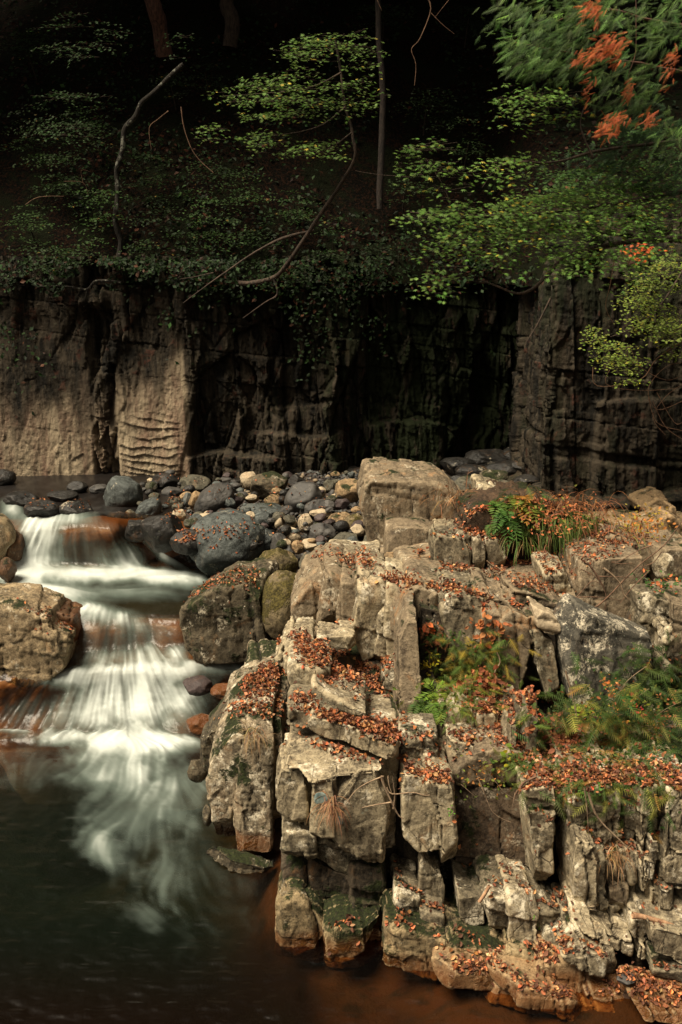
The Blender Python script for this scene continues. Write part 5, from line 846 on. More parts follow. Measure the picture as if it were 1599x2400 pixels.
# sprays of small autumn leaves on thin twigs
def twiggy(lb, v, pts, Y, col, n=60, size=.035, alt=None, share=.2, sp=.10, r=.004, kind='leaf', name='shrub', cat='shrub', stems=None, flat=.6, bark='twigbrown'):
    P = W(pts, Y, v); t_ = empty(name, lb, cat, tuple(P[0])); q = np.array(P)
    ex = [(W(s_, Y, v), r*.7, r*.3) for s_ in (stems or [])]; tube('branch', q, r, r*.3, M[bark], t_, 5, extra=ex)
    al = [q]+[np.array(e[0]) for e in ex]; seg = np.concatenate([a_[:-1]+(a_[1:]-a_[:-1])*RNG.random((len(a_)-1, 1)) for a_ in al for _ in range(max(1, n//sum(len(a2)-1 for a2 in al)))])
    pos = seg+RNG.normal(0, 1, seg.shape)*np.array((sp, sp*.8, sp*flat)); nr = RNG.normal(0, .45, pos.shape)+np.array((0, -.35, .9))
    leaves('foliage', pos, nr, RNG.uniform(.7, 1.2, len(pos))*size, cvar(col, len(pos), .25, alt, share), M['leaf'], t_, kind); return t_
twiggy('yellow-leaved twig hanging in the dark recess', 'V4', [(500, 330), (495, 430), (480, 520)], 7.7, (.50, .40, .03), 34, .032, sp=.045, stems=[[(495, 440), (430, 520)]])
twiggy('orange-leaved sprig in front of the grey slab', 'V5', [(1000, 760), (930, 640), (850, 560)], 7.3, (.50, .17, .05), 46, .036, (.3, .2, .04), .2, .05)
twiggy('bright red-leaved sprig below the slab', 'V5', [(900, 1260), (870, 1180), (840, 1110)], 7.0, (.62, .04, .04), 30, .042, sp=.035, name='red_sprig', cat='plant'); twiggy('small crimson sprig right of the orange one', 'V5', [(1240, 960), (1210, 900), (1190, 850)], 7.1, (.50, .05, .05), 26, .034, (.3, .1, .03), .3, .04)
twiggy('low yellow-green shrub spreading across the slab foot', 'V5', [(600, 900), (850, 900), (1100, 860), (1250, 760)], 7.15, (.22, .22, .03), 240, .032, (.45, .2, .04), .3, .09, stems=[[(850, 900), (1000, 980), (1200, 990)]]); twiggy('tangled shrub of small green and yellow leaves at the middle ledge', 'V4', [(900, 1200), (950, 1330), (1100, 1400), (1180, 1520)], 6.65, (.14, .17, .03), 230, .030, (.42, .18, .05), .35, .10, stems=[[(950, 1330), (880, 1450), (800, 1560)], [(1100, 1400), (1060, 1568)]])
twiggy('yellow heart-leaved sprig at the end of the middle ledge', 'V4', [(1240, 1200), (1260, 1280), (1280, 1350)], 6.6, (.55, .50, .03), 16, .055, (.2, .3, .03), .4, .04); twiggy('orange and green low shrub at the right rim behind the bank', 'V3', [(900, 640), (1050, 560), (1200, 500), (1340, 420)], 9.4, (.34, .24, .04), 260, .040, (.5, .2, .05), .4, .11, stems=[[(1050, 560), (1000, 480)]])
twiggy('rusty leaves on twigs over the fern bank', 'V3', [(200, 520), (350, 430), (480, 380), (620, 480)], 9.0, (.42, .15, .06), 240, .035, (.2, .2, .04), .15, .15); twiggy('dark green leaves under the lichen-crusted knob at the right edge', 'V3', [(1250, 1050), (1400, 1080), (1560, 1060)], 8.3, (.06, .12, .03), 150, .040, (.45, .14, .05), .25, .10)
twiggy('brown leafed twigs over the right end of the shelf', 'V5', [(1300, 900), (1420, 850), (1560, 800)], 7.0, (.3, .13, .05), 90, .03, (.1, .14, .03), .4, .1)
# bare twigs, brambles, driftwood
def stick(lb, v, pts, Y, r0=.006, r1=.002, mat='twig', name='twig', cat='twig', extra=None, group=None):
    o = tube(name, W(pts, Y, v), r0, r1, M[mat], None, 5, .004, extra=[(W(e, Y, v), r0*.6, r1*.6) for e in (extra or [])]); return tag(o, lb, cat, group)
stick('stout dead root fork hanging over the gap of the lower wall', 'V6', [(920, 60), (945, 140), (1000, 250), (1050, 350), (1090, 372)], 6.15, .011, .003, name='dead_root', cat='root', extra=[[(960, 140), (1000, 190), (1150, 180), (1240, 200), (1280, 198)], [(970, 60), (980, 130), (1000, 190)], [(940, 60), (860, 90), (740, 160), (640, 290)], [(1000, 250), (880, 270), (780, 290)], [(1010, 300), (1020, 200), (1000, 60)]])
stick('pale bent twig across the columns', 'V7', [(880, 190), (930, 330), (1000, 420), (1100, 520), (1190, 600), (1250, 612)], 6.0, .009, .003, extra=[[(850, 150), (870, 300), (880, 480)]]); stick('short orange-brown driftwood stub standing on the block row', 'V7', [(75, 985), (115, 930), (152, 865)], 6.0, .014, .013, 'wood', 'driftwood', 'driftwood')
stick('barkless orange driftwood log on the broken ledge', 'V7', [(1200, 1085), (1300, 1100), (1420, 1130), (1520, 1165)], 5.95, .026, .014, 'wood', 'driftwood', 'driftwood'); stick('long straw-coloured stem leaning before the grey slab', 'V5', [(495, 480), (540, 640), (590, 850), (620, 1070)], 7.2, .007, .006)
stick('pale winding root down the hanging ferns', 'V4', [(1115, 310), (1145, 400), (1095, 500), (1150, 590), (1190, 690), (1225, 760)], 7.6, .006, .003, name='dead_root', cat='root'); stick('white forked twigs overhanging the dark recess below the ledge', 'V7', [(60, 60), (110, 170), (170, 310), (240, 370), (312, 398)], 6.2, .004, .0015, extra=[[(170, 60), (250, 170), (340, 230), (415, 275)], [(340, 180), (325, 260), (315, 305)], [(-60, 120), (60, 215)]])
stick('arching bramble stems over the right bedrock', 'V3', [(600, 1290), (750, 1280), (900, 1160), (1050, 1000), (1200, 860), (1400, 700), (1568, 480)], 8.0, .009, .004, 'twigbrown', 'bramble', 'bramble', extra=[[(530, 1240), (620, 1180), (820, 1180), (1000, 1210)], [(530, 1250), (640, 1130), (740, 1030), (830, 1070)], [(640, 920), (760, 980), (830, 1060)], [(800, 985), (1000, 990), (1150, 1000)], [(840, 1080), (870, 1180), (850, 1330)], [(1270, 930), (1100, 1100), (1000, 1230)], [(920, 850), (1000, 870), (1110, 865)], [(1380, 760), (1300, 860), (1180, 900)], [(1300, 700), (1180, 740), (1000, 840), (930, 850)]])
stick('broken pale stick on the right bedrock', 'V3', [(840, 910), (930, 980), (1000, 1060), (1030, 1150), (1085, 1205)], 8.0, .012, .004, 'twig', 'stick', 'stick'); stick('split brown stick ending in a frayed tuft', 'V3', [(700, 860), (770, 960), (830, 1060), (850, 1100)], 8.0, .010, .006, 'twigbrown', 'stick', 'stick'); stick('twiggy dead branch upright on the fern bank', 'V3', [(330, 440), (320, 330), (210, 155)], 9.2, .006, .002, 'twigbrown', 'dead_branch', 'branch', [[(320, 330), (390, 210), (300, 240)], [(400, 400), (460, 280), (490, 240)], [(460, 400), (540, 270), (570, 260)], [(420, 330), (550, 295)]])
stick('bare bramble tangle crossing the shelf under the slab', 'V5', [(800, 940), (980, 965), (1200, 985), (1568, 990)], 6.9, .005, .002, 'twig', 'bramble', 'bramble', [[(1050, 600), (980, 690), (880, 800), (680, 910)], [(1240, 440), (1100, 540), (1000, 640)], [(900, 980), (1100, 1040), (1300, 1070)], [(1180, 1170), (1400, 1165)], [(1280, 1170), (1450, 1240), (1568, 1340)], [(1270, 640), (1160, 720), (1100, 800)], [(1250, 960), (1400, 840), (1560, 760)], [(975, 990), (975, 1350)]])
stick('pale twigs lying on the shelf at the lower right', 'V5', [(1350, 1410), (1450, 1360), (1568, 1350)], 6.6, .006, .002, 'twig', 'twig', 'twig', [[(1390, 1500), (1500, 1430), (1568, 1410)], [(1400, 1530), (1500, 1480), (1568, 1470)]]); stick('brown stick on the column shelf', 'V7', [(370, 190), (400, 110), (500, 60)], 6.25, .010, .008, 'twigbrown', 'stick', 'stick', [[(330, 240), (350, 180), (400, 110)]])
stick('single tall weed stem above the flat-topped boulder', 'V2', [(1155, 280), (1145, 160), (1160, 50), (1210, 15)], 10.2, .004, .003, 'twigbrown', 'weed_stem', 'plant', [[(1060, 250), (1062, 150)], [(1010, 210), (1008, 100)]]); stick('curled pale root on the upper shelf edge', 'V3', [(20, 1010), (50, 1060), (55, 1130), (30, 1165)], 8.3, .006, .003, 'twig', 'dead_root', 'root'); stick('short broken twig before the stepped shelves', 'V2', [(1335, 840), (1380, 880), (1445, 905)], 9.1, .009, .005, 'twig')
# ================================================================ trees and shrubs behind
def layer_cluster(cx, cy, hw, hh, Y, layers=5, dens=1., size=.055, view='S', droop=.10, depth=.5):
    """flat tiers of foliage: returns positions, normals"""
    c = at_Y(cx, cy, Y); k = Y/FPX*1.02; a, b = hw*k, hh*k; P, N = [], []
    n_l = max(1, int(layers))
    for i in range(n_l):
        z0 = RNG.uniform(-.9, .9)*b; sc_ = math.sqrt(max(.12, 1-(z0/b)**2)) if b > 0 else 1; lx = a*sc_*RNG.uniform(.55, 1.); ox = RNG.uniform(-.35, .35)*a*(1.2-lx/a)
        n = int(dens*lx*depth/(size*size)*1.9)+8
        u = RNG.uniform(-1, 1, (n, 2)); r = np.sqrt((u**2).sum(1)); u = u[r < 1+.25*RNG.random(n)]; n = len(u)
        # twig rows leave gaps between sprays
        gap = vnoise(np.stack((u[:, 0]*lx*9+i*7, u[:, 1]*depth*9, np.full(n, i*3.1)), 1), 8); m = gap > -.12; u = u[m]; n = len(u)
        x = c[0]+ox+u[:, 0]*lx; y = Y+u[:, 1]*depth; z = c[2]+z0-droop*(u[:, 0]**2+u[:, 1]**2)*lx+RNG.normal(0, .018, n)+.05*vnoise(np.stack((x*3, y*3, np.full(n, z0)), 1), 4)
        P.append(np.stack((x, y, z), 1)); N.append(RNG.normal(0, .32, (n, 3))+np.array((0, -.30, 1)))
    return np.concatenate(P), np.concatenate(N)
def tier_leaves(A, B_, width, size, pn, leafsp=.62):
    """one flat spray: a bending twig with side twigs, leaves set along them"""
    A, B_ = np.array(A, float), np.array(B_, float); L = np.linalg.norm(B_-A); ax = (B_-A)/L; side = np.cross(ax, pn); side /= np.linalg.norm(side)+1e-9; P = []; TW = []
    m = max(3, int(L/(size*1.5))); bend = RNG.normal(0, .10)
    for k in range(m+1):
        t_ = (k+.3*RNG.random())/m; c = A+(B_-A)*t_+side*bend*L*math.sin(t_*3)+np.array((0, 0, .10*L*(1-t_)*t_*2-.05*L*t_**3)); sg = 1 if k % 2 else -1; ln = width*(1-.75*t_)*RNG.uniform(.45, 1.1)*(.4+.6*min(1, t_*5))
        dd = ax*.75+side*sg*.8+RNG.normal(0, .16, 3); dd /= np.linalg.norm(dd); nl = max(1, int(ln/(size*leafsp))); q = (np.arange(nl)+.6)/nl
        e = c[None]+dd[None]*(q*ln)[:, None]+np.array((0, 0, -.18*ln))[None]*(q**2)[:, None]; P.append(e+RNG.normal(0, size*.28, e.shape)*np.array((1, 1, .45))); TW.append((c, e[-1]))
    TW.append((A, B_)); return np.concatenate(P), TW
def crown(parent, clusters, col, alt=None, share=.06, size=.055, kind='maple', dens=1., depth=.5, droop=.1, name='crown', dv=.2, way=-1, twigs=True):
    P, N, TW = [], [], []
    for cl in clusters:
        cx, cy, hw, hh, Y = cl[:5]; ly = cl[5] if len(cl) > 5 else 4
        for i in range(max(2, int(ly*2.1*dens))):
            w_ = way if way else RNG.choice((-1, 1)); yo = RNG.uniform(-1, 1)*hh; x0 = cx-w_*hw*RNG.uniform(.2, 1.1); x1 = cx+w_*hw*RNG.uniform(.35, 1.1)*math.sqrt(max(.1, 1-(yo/hh)**2*.7)); ys = cy+yo
            Ya = Y+RNG.normal(0, depth*.5); A = at_Y(x0, ys+RNG.uniform(-.1, .3)*hh, Ya+.12); B_ = at_Y(x1, ys+RNG.uniform(0, .35)*hh, Ya-RNG.uniform(0, .25)); pn = np.array((RNG.normal(0, .15), -.32+RNG.normal(0, .15), 1.)); pn /= np.linalg.norm(pn)
            if np.linalg.norm(B_-A) < .08: continue
            p, tw = tier_leaves(A, B_, min(.42, max(.14, hw*Y/FPX*.62)), size, pn); P.append(p); TW += tw; N.append(np.repeat(pn[None], len(p), 0)+RNG.normal(0, .20, (len(p), 3)))
    P = np.concatenate(P); N = np.concatenate(N); n = len(P); cc = cvar(col, n, dv, alt, share)*(1+.35*vnoise(P*2.3, 77))[:, None]
    if twigs and TW:
        a = np.array([t_[0] for t_ in TW]); b = np.array([t_[1] for t_ in TW]); o1 = np.array((0, 0, .0014)); o2 = np.array((.0010, -.0010, -.0006)); o3 = np.array((-.0010, .0010, -.0006)); m = len(a)
        V = np.concatenate((a+o1, a+o2, a+o3, b)); r = np.arange(m); F = np.concatenate([np.stack((r+i*m, r+((i+1) % 3)*m, r+3*m), 1) for i in range(3)]); link('twigs', mesh('twigs', V, F), M['bark'], parent) if len(a) > 60 else None
    return leaves(name, P, N, RNG.uniform(.7, 1.2, n)*size, cc, M['leaf'], parent, kind)
def tree(name, lb, cat, base, trunk=None, limbs=(), bark='bark', group=None):
    t_ = empty(name, lb, cat, tuple(base), group)
    if trunk: tube('trunk', trunk[0], trunk[1], trunk[2], M[bark], t_, 9, .02)
    for l in limbs: tube('branch', l[0], l[1], l[2], M[bark], t_, 6, .015, extra=l[3] if len(l) > 3 else None)
    return t_
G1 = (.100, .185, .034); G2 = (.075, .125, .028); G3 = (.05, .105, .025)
# maple reaching out over the water from the right
Ym = 10.3
t1 = tree('maple_tree', 'broad layered green maple reaching in from the right over the dark cliff', 'tree', (5.2, 11.5, 2.0), (np.array([(5.2, 11.5, 1.9), (4.9, 11.3, 3.2), (4.4, 11, 4.4), (4.1, 10.9, 5.6), (3.9, 10.8, 7.4)]), .11, .05),
 [(W([(1600, 560), (1450, 570), (1330, 600), (1280, 650), (1230, 685), (1170, 675), (1120, 655)], [11, 10.8, 10.5, 10.3, 10.2, 10.2, 10.2]), .030, .006, [(W([(1190, 675), (1160, 620), (1150, 560)], 10.2), .012, .004), (W([(1290, 700), (1260, 760), (1235, 800)], 11.6), .012, .006)]), (W([(1600, 450), (1420, 480), (1250, 500), (1100, 510), (960, 500)], [11, 10.8, 10.4, 10.2, 10.1]), .028, .005),
  (W([(1600, 330), (1420, 350), (1300, 380), (1180, 385), (1130, 440)], [11, 10.7, 10.4, 10.3, 10.3]), .02, .004, [(W([(1390, 370), (1360, 300), (1370, 250)], 10.5), .010, .004)]), (W([(1055, 480), (1035, 430), (1000, 370)], 10.2), .007, .003)])
crown(t1, [(1000, 385, 75, 55, 10.1, 7), (1060, 420, 50, 45, 10.2, 4), (960, 355, 35, 15, 10.1, 2), (1130, 400, 70, 25, 10.2, 3), (1215, 385, 90, 28, 10.3, 4), (1200, 440, 60, 20, 10.3, 3), (1180, 220, 40, 20, 10.2, 2), (1250, 260, 95, 55, 10.3, 8), (1330, 240, 60, 40, 10.5, 4),
 (980, 500, 60, 22, 10.0, 3), (1080, 520, 120, 40, 10.1, 7), (1060, 575, 100, 30, 10.1, 5), (1200, 540, 130, 55, 10.2, 9), (1330, 560, 120, 60, 10.3, 9), (1340, 620, 70, 35, 10.2, 5), (1250, 500, 150, 35, 10.6, 6), (1450, 530, 140, 70, 10.5, 11), (1560, 540, 90, 80, 10.6, 8), (1360, 470, 120, 30, 10.8, 5), (1170, 600, 70, 25, 10.1, 4), (1010, 670, 60, 28, 10.0, 4), (1050, 640, 60, 20, 10.1, 3), (1210, 640, 30, 20, 10.0, 2), (1500, 620, 100, 50, 10.4, 7), (1450, 430, 150, 50, 11.2, 7)], G1, (.36, .30, .04), .035, .066, dens=1.25, depth=.42)
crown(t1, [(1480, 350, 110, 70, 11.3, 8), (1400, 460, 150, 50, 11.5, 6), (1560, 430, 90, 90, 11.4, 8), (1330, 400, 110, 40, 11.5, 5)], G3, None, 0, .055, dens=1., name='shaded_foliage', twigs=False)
crown(t1, [(1500, 580, 45, 12, 9.9, 2), (1500, 600, 18, 12, 9.9, 1)], (.50, .10, .03), None, 0, .05, name='red_leaves', depth=.15, twigs=False)
# small leaved shrub low at the right with loose roots
t2 = tree('hanging_shrub', 'small-leaved bright shrub drooping at the right edge below the maple', 'shrub', (4.6, 11.4, 2.6), None, [(W([(1620, 600), (1560, 700), (1500, 760), (1430, 790)], 10.2), .014, .004)])
crown(t2, [(1400, 790, 40, 25, 9.8, 4), (1440, 830, 60, 35, 9.8, 6), (1470, 870, 50, 30, 9.8, 5), (1530, 740, 80, 45, 9.8, 8), (1560, 640, 60, 40, 9.8, 7), (1510, 660, 40, 20, 9.8, 3), (1580, 790, 50, 60, 9.9, 7), (1500, 700, 60, 25, 9.9, 4)], (.15, .20, .035), (.36, .33, .04), .05, .036, 'rhomb', 1.3, .3)
stick('curling bare vines hanging in loops at the right edge', 'S', [(1600, 800), (1540, 840), (1500, 890), (1400, 905), (1390, 860)], 10.0, .007, .004, 'twigbrown', 'vine', 'vine', [[(1480, 820), (1500, 860), (1560, 890), (1600, 880)], [(1600, 940), (1540, 960), (1520, 910), (1560, 860), (1600, 850)], [(1520, 930), (1540, 990), (1600, 1010)], [(1530, 940), (1560, 1000), (1600, 1030)], [(1440, 850), (1420, 900), (1500, 915), (1580, 910)], [(1600, 900), (1560, 930), (1530, 980), (1560, 1020)], [(1540, 920), (1580, 990), (1600, 990)]])
stick('thin hanging vines before the buttress under the maple', 'S', [(1440, 610), (1430, 670), (1420, 720), (1440, 760)], 10.4, .004, .003, 'twigbrown', 'vine', 'vine', [[(1470, 590), (1480, 660), (1510, 700)]])
# cypress upper right
t3 = tree('cypress_tree', 'feathery blue-green cypress hanging in at the upper right with orange dead sprays', 'tree', (4.6, 11.8, 2.0), (np.array([(4.6, 11.8, 2), (4.5, 11.7, 5), (4.4, 11.6, 8), (4.3, 11.6, 11)]), .14, .08),
 [(W([(1600, 60), (1500, 40), (1400, 20), (1280, 60)], [11.5, 11, 10.8, 10.7]), .02, .004), (W([(1600, 170), (1500, 150), (1380, 130), (1200, 100)], [11.5, 11, 10.8, 10.7]), .02, .004), (W([(1600, 330), (1500, 240), (1480, 200)], [11.5, 11, 10.8]), .012, .004), (W([(1490, 0), (1490, 120), (1470, 190), (1480, 260)], 10.6), .006, .003)], bark='barkred')
def sprays(parent, cls, col, size=.15, name='crown', dens=1., dv=.2, Yj=.35):
    P, N, H = [], [], []
    for cx, cy, hw, hh, Y, n in cls:
        c = at_Y(cx, cy, Y); k = Y/FPX; n = int(n*dens); u = RNG.normal(0, .5, (n, 3)); p = c+u*np.array((hw*k, Yj, hh*k)); P.append(p)
        H.append(np.array((-.75, -.35, -.35))+RNG.normal(0, .38, (n, 3))+np.array((0, 0, -.3))*RNG.random((n, 1))); N.append(np.array((-.2, -.7, .6))+RNG.normal(0, .35, (n, 3)))
    P, N, H = map(np.concatenate, (P, N, H)); n = len(P)
    return leaves(name, P, N, RNG.uniform(.6, 1.2, n)*size, cvar(col, n, dv)*(1+.3*vnoise(P*3, 3))[:, None], M['leaf'], parent, 'frond', H)
sprays(t3, [(1230, 100, 60, 25, 10.4, 130), (1270, 60, 80, 50, 10.5, 260), (1300, 150, 80, 40, 10.5, 240), (1380, 60, 90, 60, 10.6, 330), (1240, 150, 40, 30, 10.4, 90), (1420, 170, 80, 40, 10.6, 200), (1390, 20, 110, 30, 10.6, 200), (1540, 80, 70, 70, 10.5, 260), (1520, 200, 60, 60, 10.5, 180), (1460, 250, 60, 50, 10.6, 140), (1570, 320, 50, 50, 10.4, 130), (1600, 20, 60, 60, 10.6, 150), (1330, 110, 60, 60, 10.7, 200), (1180, 20, 60, 25, 10.8, 90)], (.065, .12, .030), .14, dens=.5, dv=.5)
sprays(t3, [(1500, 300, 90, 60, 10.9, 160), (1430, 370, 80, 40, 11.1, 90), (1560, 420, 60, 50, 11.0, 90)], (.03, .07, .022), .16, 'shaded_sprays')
sprays(t3, [(1440, 100, 38, 16, 10.1, 60), (1400, 125, 26, 12, 10.1, 34), (1390, 20, 25, 22, 10.1, 36), (1450, 130, 12, 20, 10.1, 16), (1445, 280, 24, 20, 10.1, 34), (1420, 305, 28, 14, 10.1, 30), (1530, 280, 16, 18, 10.1, 18), (1480, 215, 12, 30, 10.2, 20), (1385, 200, 10, 40, 10.3, 18), (1360, 130, 12, 20, 10.3, 14), (1590, 130, 16, 16, 10.1, 12), (1570, 170, 10, 25, 10.2, 12)], (.42, .11, .035), .085, 'dead_sprays', Yj=.12, dens=1.4)
# tree in the middle leaning over the cliff
t4 = tree('leaning_tree', 'slender tree bending over the cliff top with tiers of yellow-green leaves, centre', 'tree', at_Y(640, 655, 14.6), (np.array(W([(530, 662), (600, 662), (645, 650), (680, 610), (720, 550), (760, 490), (800, 430), (832, 370), (825, 310), (810, 250), (800, 170), (790, 90)], [14.7, 14.4, 14.2, 14.0, 13.8, 13.7, 13.6, 13.5, 13.5, 13.5, 13.5, 13.5])), .036, .014),
 [(W([(735, 540), (660, 560), (600, 590), (540, 630), (490, 665), (430, 710)], [13.9]*6), .022, .004, [(W([(500, 640), (450, 650), (420, 655)], 13.9), .007, .003)]), (W([(640, 655), (650, 690), (620, 710), (570, 745)], [14.1]*4), .016, .004), (W([(810, 250), (760, 290), (700, 310), (620, 320)], 13.4), .012, .003), (W([(800, 170), (740, 200), (660, 215), (520, 225)], 13.4), .012, .003), (W([(825, 310), (760, 355), (680, 370)], 13.4), .010, .003), (W([(832, 400), (900, 410), (960, 415)], 13.5), .006, .002), (W([(640, 240), (600, 205), (560, 200)], 13.3), .008, .002)], bark='bark')
crown(t4, [(760, 100, 100, 25, 13.4, 4), (840, 110, 70, 40, 13.5, 5), (860, 190, 50, 60, 13.6, 6), (700, 150, 80, 30, 13.3, 4), (740, 130, 60, 20, 13.3, 2), (620, 215, 120, 28, 13.2, 5), (540, 225, 50, 15, 13.2, 2), (690, 240, 90, 40, 13.2, 6), (790, 230, 80, 45, 13.5, 6), (640, 290, 90, 25, 13.3, 3), (500, 295, 50, 10, 13.3, 2), (490, 320, 40, 12, 13.3, 2), (600, 330, 80, 14, 13.3, 3), (730, 340, 90, 24, 13.3, 5), (620, 350, 60, 18, 13.2, 2), (780, 370, 40, 20, 13.4, 2)], (.10, .17, .036), (.42, .33, .06), .03, .066, 'maple', 1.25, .42, way=0)
# pale trunk with lichen at the left
t5 = tree('lichen_tree', 'crooked lichen-spotted tree rooted on the cliff edge at the left', 'tree', at_Y(280, 660, 14.7), (np.array(W([(284, 665), (276, 620), (281, 560), (270, 510), (277, 450), (273, 400), (290, 340), (294, 300), (318, 272), (332, 240), (362, 215), (392, 185), (430, 150)], [14.9, 14.9, 15.0, 15.0, 15.1, 15.1, 15.1, 15.1, 15.1, 15.1, 15.1, 15.1, 15.1])), .036, .03),
 [(W([(284, 662), (240, 658), (222, 660), (205, 678), (180, 676), (140, 670), (88, 672)], [14.5]*7), .022, .010, [(W([(205, 678), (200, 700), (196, 720)], 14.5), .010, .005)])], bark='barklich')
crown(t5, [(170, 80, 110, 50, 14.2, 4), (260, 60, 60, 40, 14.4, 3), (150, 250, 120, 60, 14.4, 5), (420, 110, 50, 40, 14.2, 3)], (.034, .068, .022), None, 0, .06, 'maple', .8, way=0)
# other trunks; unseen high crowns and extra trees added to shade the slope
def tall(lb, base, top, r, bark, crown_c, seed):
    b = np.array(base, float); tp = np.array(top, float); cc_ = np.array(crown_c, float); m = (b+tp)/2+np.array((.05, 0, 0))
    t_ = tree('forest_tree', lb, 'tree', b, (np.array([b, m, tp, (tp+cc_)/2+np.array((.2, 0, 0)), cc_]), r, r*.5), [(np.array([tp, cc_+np.array((s_*1.6, -.6, .3))]), r*.35, .01) for s_ in (-1, 1)], bark, 'tall trees on the hillside')
    n = 5200; u = RNG.normal(0, 1, (n, 3)); u /= np.linalg.norm(u, axis=1, keepdims=True); u *= RNG.random((n, 1))**.45; P = cc_+u*np.array((3.4, 2.5, 1.4)); k = vnoise(P*.9, seed) > -.45; P = P[k]
    leaves('crown', P, RNG.normal(0, .5, P.shape)+np.array((0, 0, 1)), RNG.uniform(.22, .38, len(P)), cvar((.03, .06, .02), len(P)), M['leaf'], t_, 'rhomb')
A_ = at_Y
tall('reddish leaning trunk at the top of the picture, left of the straight one', A_(385, 130, 16.6), A_(345, -20, 16.3), .13, 'barkred', (-4.6, 16.2, 11.6), 1); tall('straight grey trunk at the top of the picture', A_(540, 110, 17.2), A_(534, -20, 17.2), .13, 'bark', (-1.2, 16.4, 11.9), 2)
tall('dim thin straight trunk behind the centre of the cliff top', A_(890, 490, 15.4), A_(887, -40, 15.5), .05, 'barkdark', (.75, 15.6, 11.7), 3); tall('added shade tree high on the slope at the far left', (-6.5, 16.5, 6.3), (-6.6, 16, 9.5), .14, 'bark', (-8.2, 15.8, 11.4), 4); tall('added shade tree hidden behind the cypress', (6.0, 15.5, 5.3), (6.0, 15.2, 9), .15, 'bark', (5.6, 16.4, 11.7), 5); tall('added shade tree deep on the slope, right of centre', (2.6, 19, 9.6), (2.7, 19, 12), .13, 'bark', (.6, 18.6, 13.6), 6); tall('added shade tree deep on the slope, left of centre', (-3.4, 19, 9.6), (-3.4, 19, 12), .13, 'bark', (-4.4, 18.8, 13.8), 7)
stick('bare twisting branch hanging from the top, centre right', 'S', [(990, -20), (1010, 20), (985, 90), (965, 115), (975, 150), (972, 200)], 14.2, .009, .003, 'twigbrown', 'dead_branch', 'branch', [[(1010, 30), (1040, 60), (1065, 80)], [(880, -10), (895, 25)], [(1060, -10), (1020, 40)]]); stick('reddish curved vine hanging on the slope, left centre', 'S', [(425, 250), (432, 300), (455, 360), (500, 405)], 14.6, .009, .005, 'twigbrown', 'vine', 'vine'); stick('short crooked dead branch on the slope below the pale trunk', 'S', [(395, 260), (370, 280), (350, 300), (355, 350)], 14.5, .008, .003, 'twigbrown', 'dead_branch', 'branch')
stick('thin pale forked twig on the slope at the left', 'S', [(60, 480), (90, 462), (150, 460)], 14.4, .005, .002, 'twigbrown', 'twig', 'twig', [[(150, 425), (195, 428), (208, 460)], [(195, 428), (190, 400), (210, 402)]])
# ---- shrubs along the slope
SH = [(110, 600, 90, 45), (60, 520, 80, 50), (200, 570, 60, 45), (330, 600, 70, 35), (230, 480, 80, 50), (350, 500, 70, 45), (120, 400, 110, 60), (430, 560, 60, 60), (520, 520, 80, 60), (600, 560, 60, 50), (560, 430, 80, 40), (480, 400, 70, 40), (690, 480, 70, 50), (870, 600, 60, 40), (940, 560, 60, 50), (330, 380, 80, 50), (60, 300, 80, 60), (200, 300, 80, 50), (450, 480, 50, 40), (640, 640, 60, 30), (780, 560, 50, 60), (740, 620, 60, 40), (1000, 250, 80, 50), (1100, 330, 70, 60), (900, 40, 80, 30), (480, 170, 60, 40), (400, 200, 60, 30), (950, 440, 60, 40), (60, 120, 100, 50), (1100, 40, 70, 30), (1170, 60, 60, 40)]
wd_ = ['at the lower far left corner of the slope', 'above the far left corner of the cliff top', 'left of the crooked lichen-spotted trunk foot', 'right of the crooked lichen-spotted trunk foot', 'left of the middle of the crooked trunk', 'right of the middle of the crooked trunk', 'in the gloom under the left tree tier', 'overhanging the smooth pale cliff strip', 'under the pale speckled leaves left of centre', 'behind the forking pale limb', 'below the lowest tier of the leaning tree', 'under the reddish curved vine', 'beside the bend of the leaning tree', 'on the dark brow right of the leaning tree', 'on the dark brow left of the maple tips', 'below the short crooked dead branch', 'in the gloom at the left edge', 'left of the slanting lichen-spotted bole', 'between the two pale trunks on the slope', 'hanging beneath the leaning tree root', 'in the fork shadow of the leaning tree', 'hanging over the brow under the leaning tree', 'in the black gap right of the leaning tree', 'in the black gap left of the maple tiers', 'at the top edge above the leaning tree', 'at the foot of the straight grey trunk', 'at the foot of the reddish trunk', 'beside the thin straight trunk', 'in the top left corner', 'at the top edge left of the cypress', 'under the left tips of the cypress']
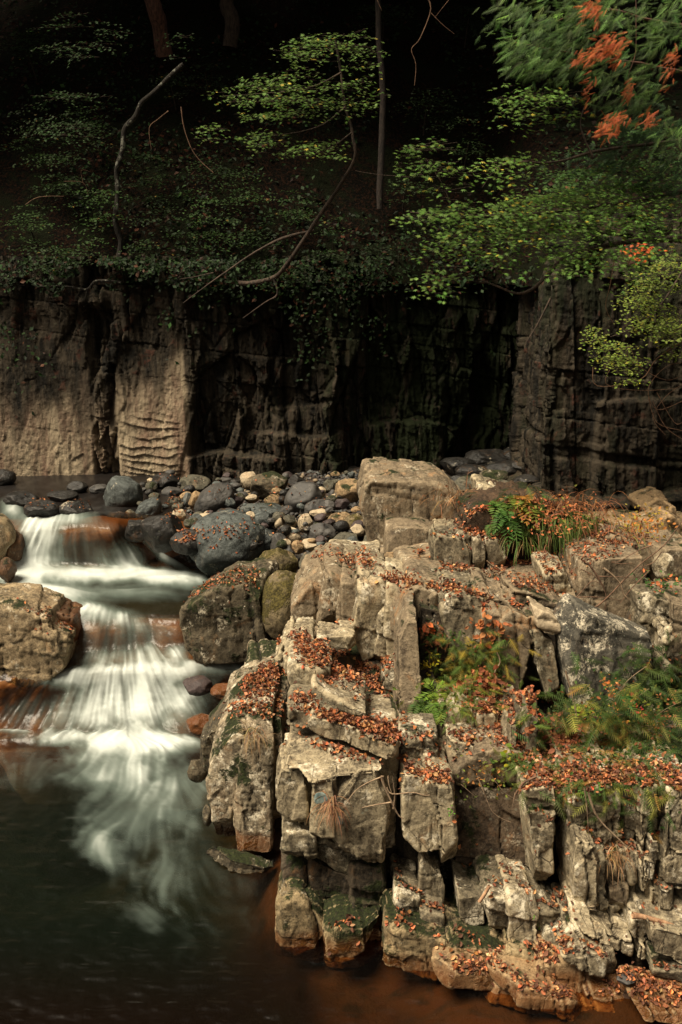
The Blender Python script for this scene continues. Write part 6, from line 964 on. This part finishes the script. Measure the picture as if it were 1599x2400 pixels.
for i, (cx, cy, hw, hh) in enumerate(SH):
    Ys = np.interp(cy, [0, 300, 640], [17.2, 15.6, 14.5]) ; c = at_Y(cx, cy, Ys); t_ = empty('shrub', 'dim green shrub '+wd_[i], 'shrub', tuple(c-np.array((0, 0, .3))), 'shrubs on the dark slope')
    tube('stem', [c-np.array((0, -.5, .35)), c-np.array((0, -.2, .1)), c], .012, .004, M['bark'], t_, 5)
    br = (1.0 if cx < 700 and cy > 350 else .6); crown(t_, [(cx, cy, hw, hh, Ys, 5), (cx+hw*.4, cy+hh*.3, hw*.7, hh*.7, Ys-.15, 3)], tuple(np.array((.030, .060, .015))*br*RNG.uniform(.6, 1.5)), (.2, .13, .03), .01, .05, ['rhomb', 'maple'][i % 2], .9, .35, name='foliage', way=0, twigs=False)  # upper and right shrubs darkened in colour to stand for the slope's shade
# ground cover and ivy over the slope and the brow of the cliff
n = 30000; x = RNG.uniform(-9, 9, n); tt = RNG.random(n)**1.5; HV = getco(hill_me).reshape(260, 360, 3)
iu = np.clip(((x+16)/32*359).astype(int), 0, 359); iv = np.clip((tt*.62*259).astype(int), 0, 259); P = HV[iv, iu]+RNG.normal(0, .08, (n, 3)); P[:, 1] -= .05+.14*RNG.random(n)
k = fbm(P*.8, 3, 400) > -.12; P = P[k]; n = len(P)
o = leaves('undergrowth', P, RNG.normal(0, .45, (n, 3))+np.array((0, -.6, .8)), RNG.uniform(.05, .10, n), cvar((.015, .032, .010), n, .5, (.05, .018, .009), .16)*(1+.7*fbm(P*1.1, 3, 410))[:, None], M['leaf'], kind='rhomb'); tag(o, 'dark low foliage covering the slope above the cliff', 'undergrowth', kind='stuff')
n = 8000; x = RNG.uniform(-6.5, 2.8, n); zz = 4.8-np.abs(RNG.normal(0, .34, n))*np.clip(.7+1.6*vnoise(P2(x*1.7, x*0), 6), .1, 2); kk = fbm(np.stack((x*2.2, zz*2.2, x*0), 1), 3, 66) > -.05; x = x[kk]; zz = zz[kk]; n = len(x); P = np.stack((x, 14.45+.12*RNG.normal(size=n)+np.interp(x, [-7, -2, 0, 1.5, 2.8], [-.05, .1, .35, .7, 1.2]), zz), 1)
o = leaves('ivy', P, RNG.normal(0, .4, (n, 3))+np.array((0, -.8, .6)), RNG.uniform(.045, .085, n), cvar((.015, .032, .009), n, .5, (.05, .02, .01), .1), M['leaf'], kind='rhomb'); tag(o, 'dark trailing leaves hanging over the brow of the cliff', 'ivy', kind='stuff')
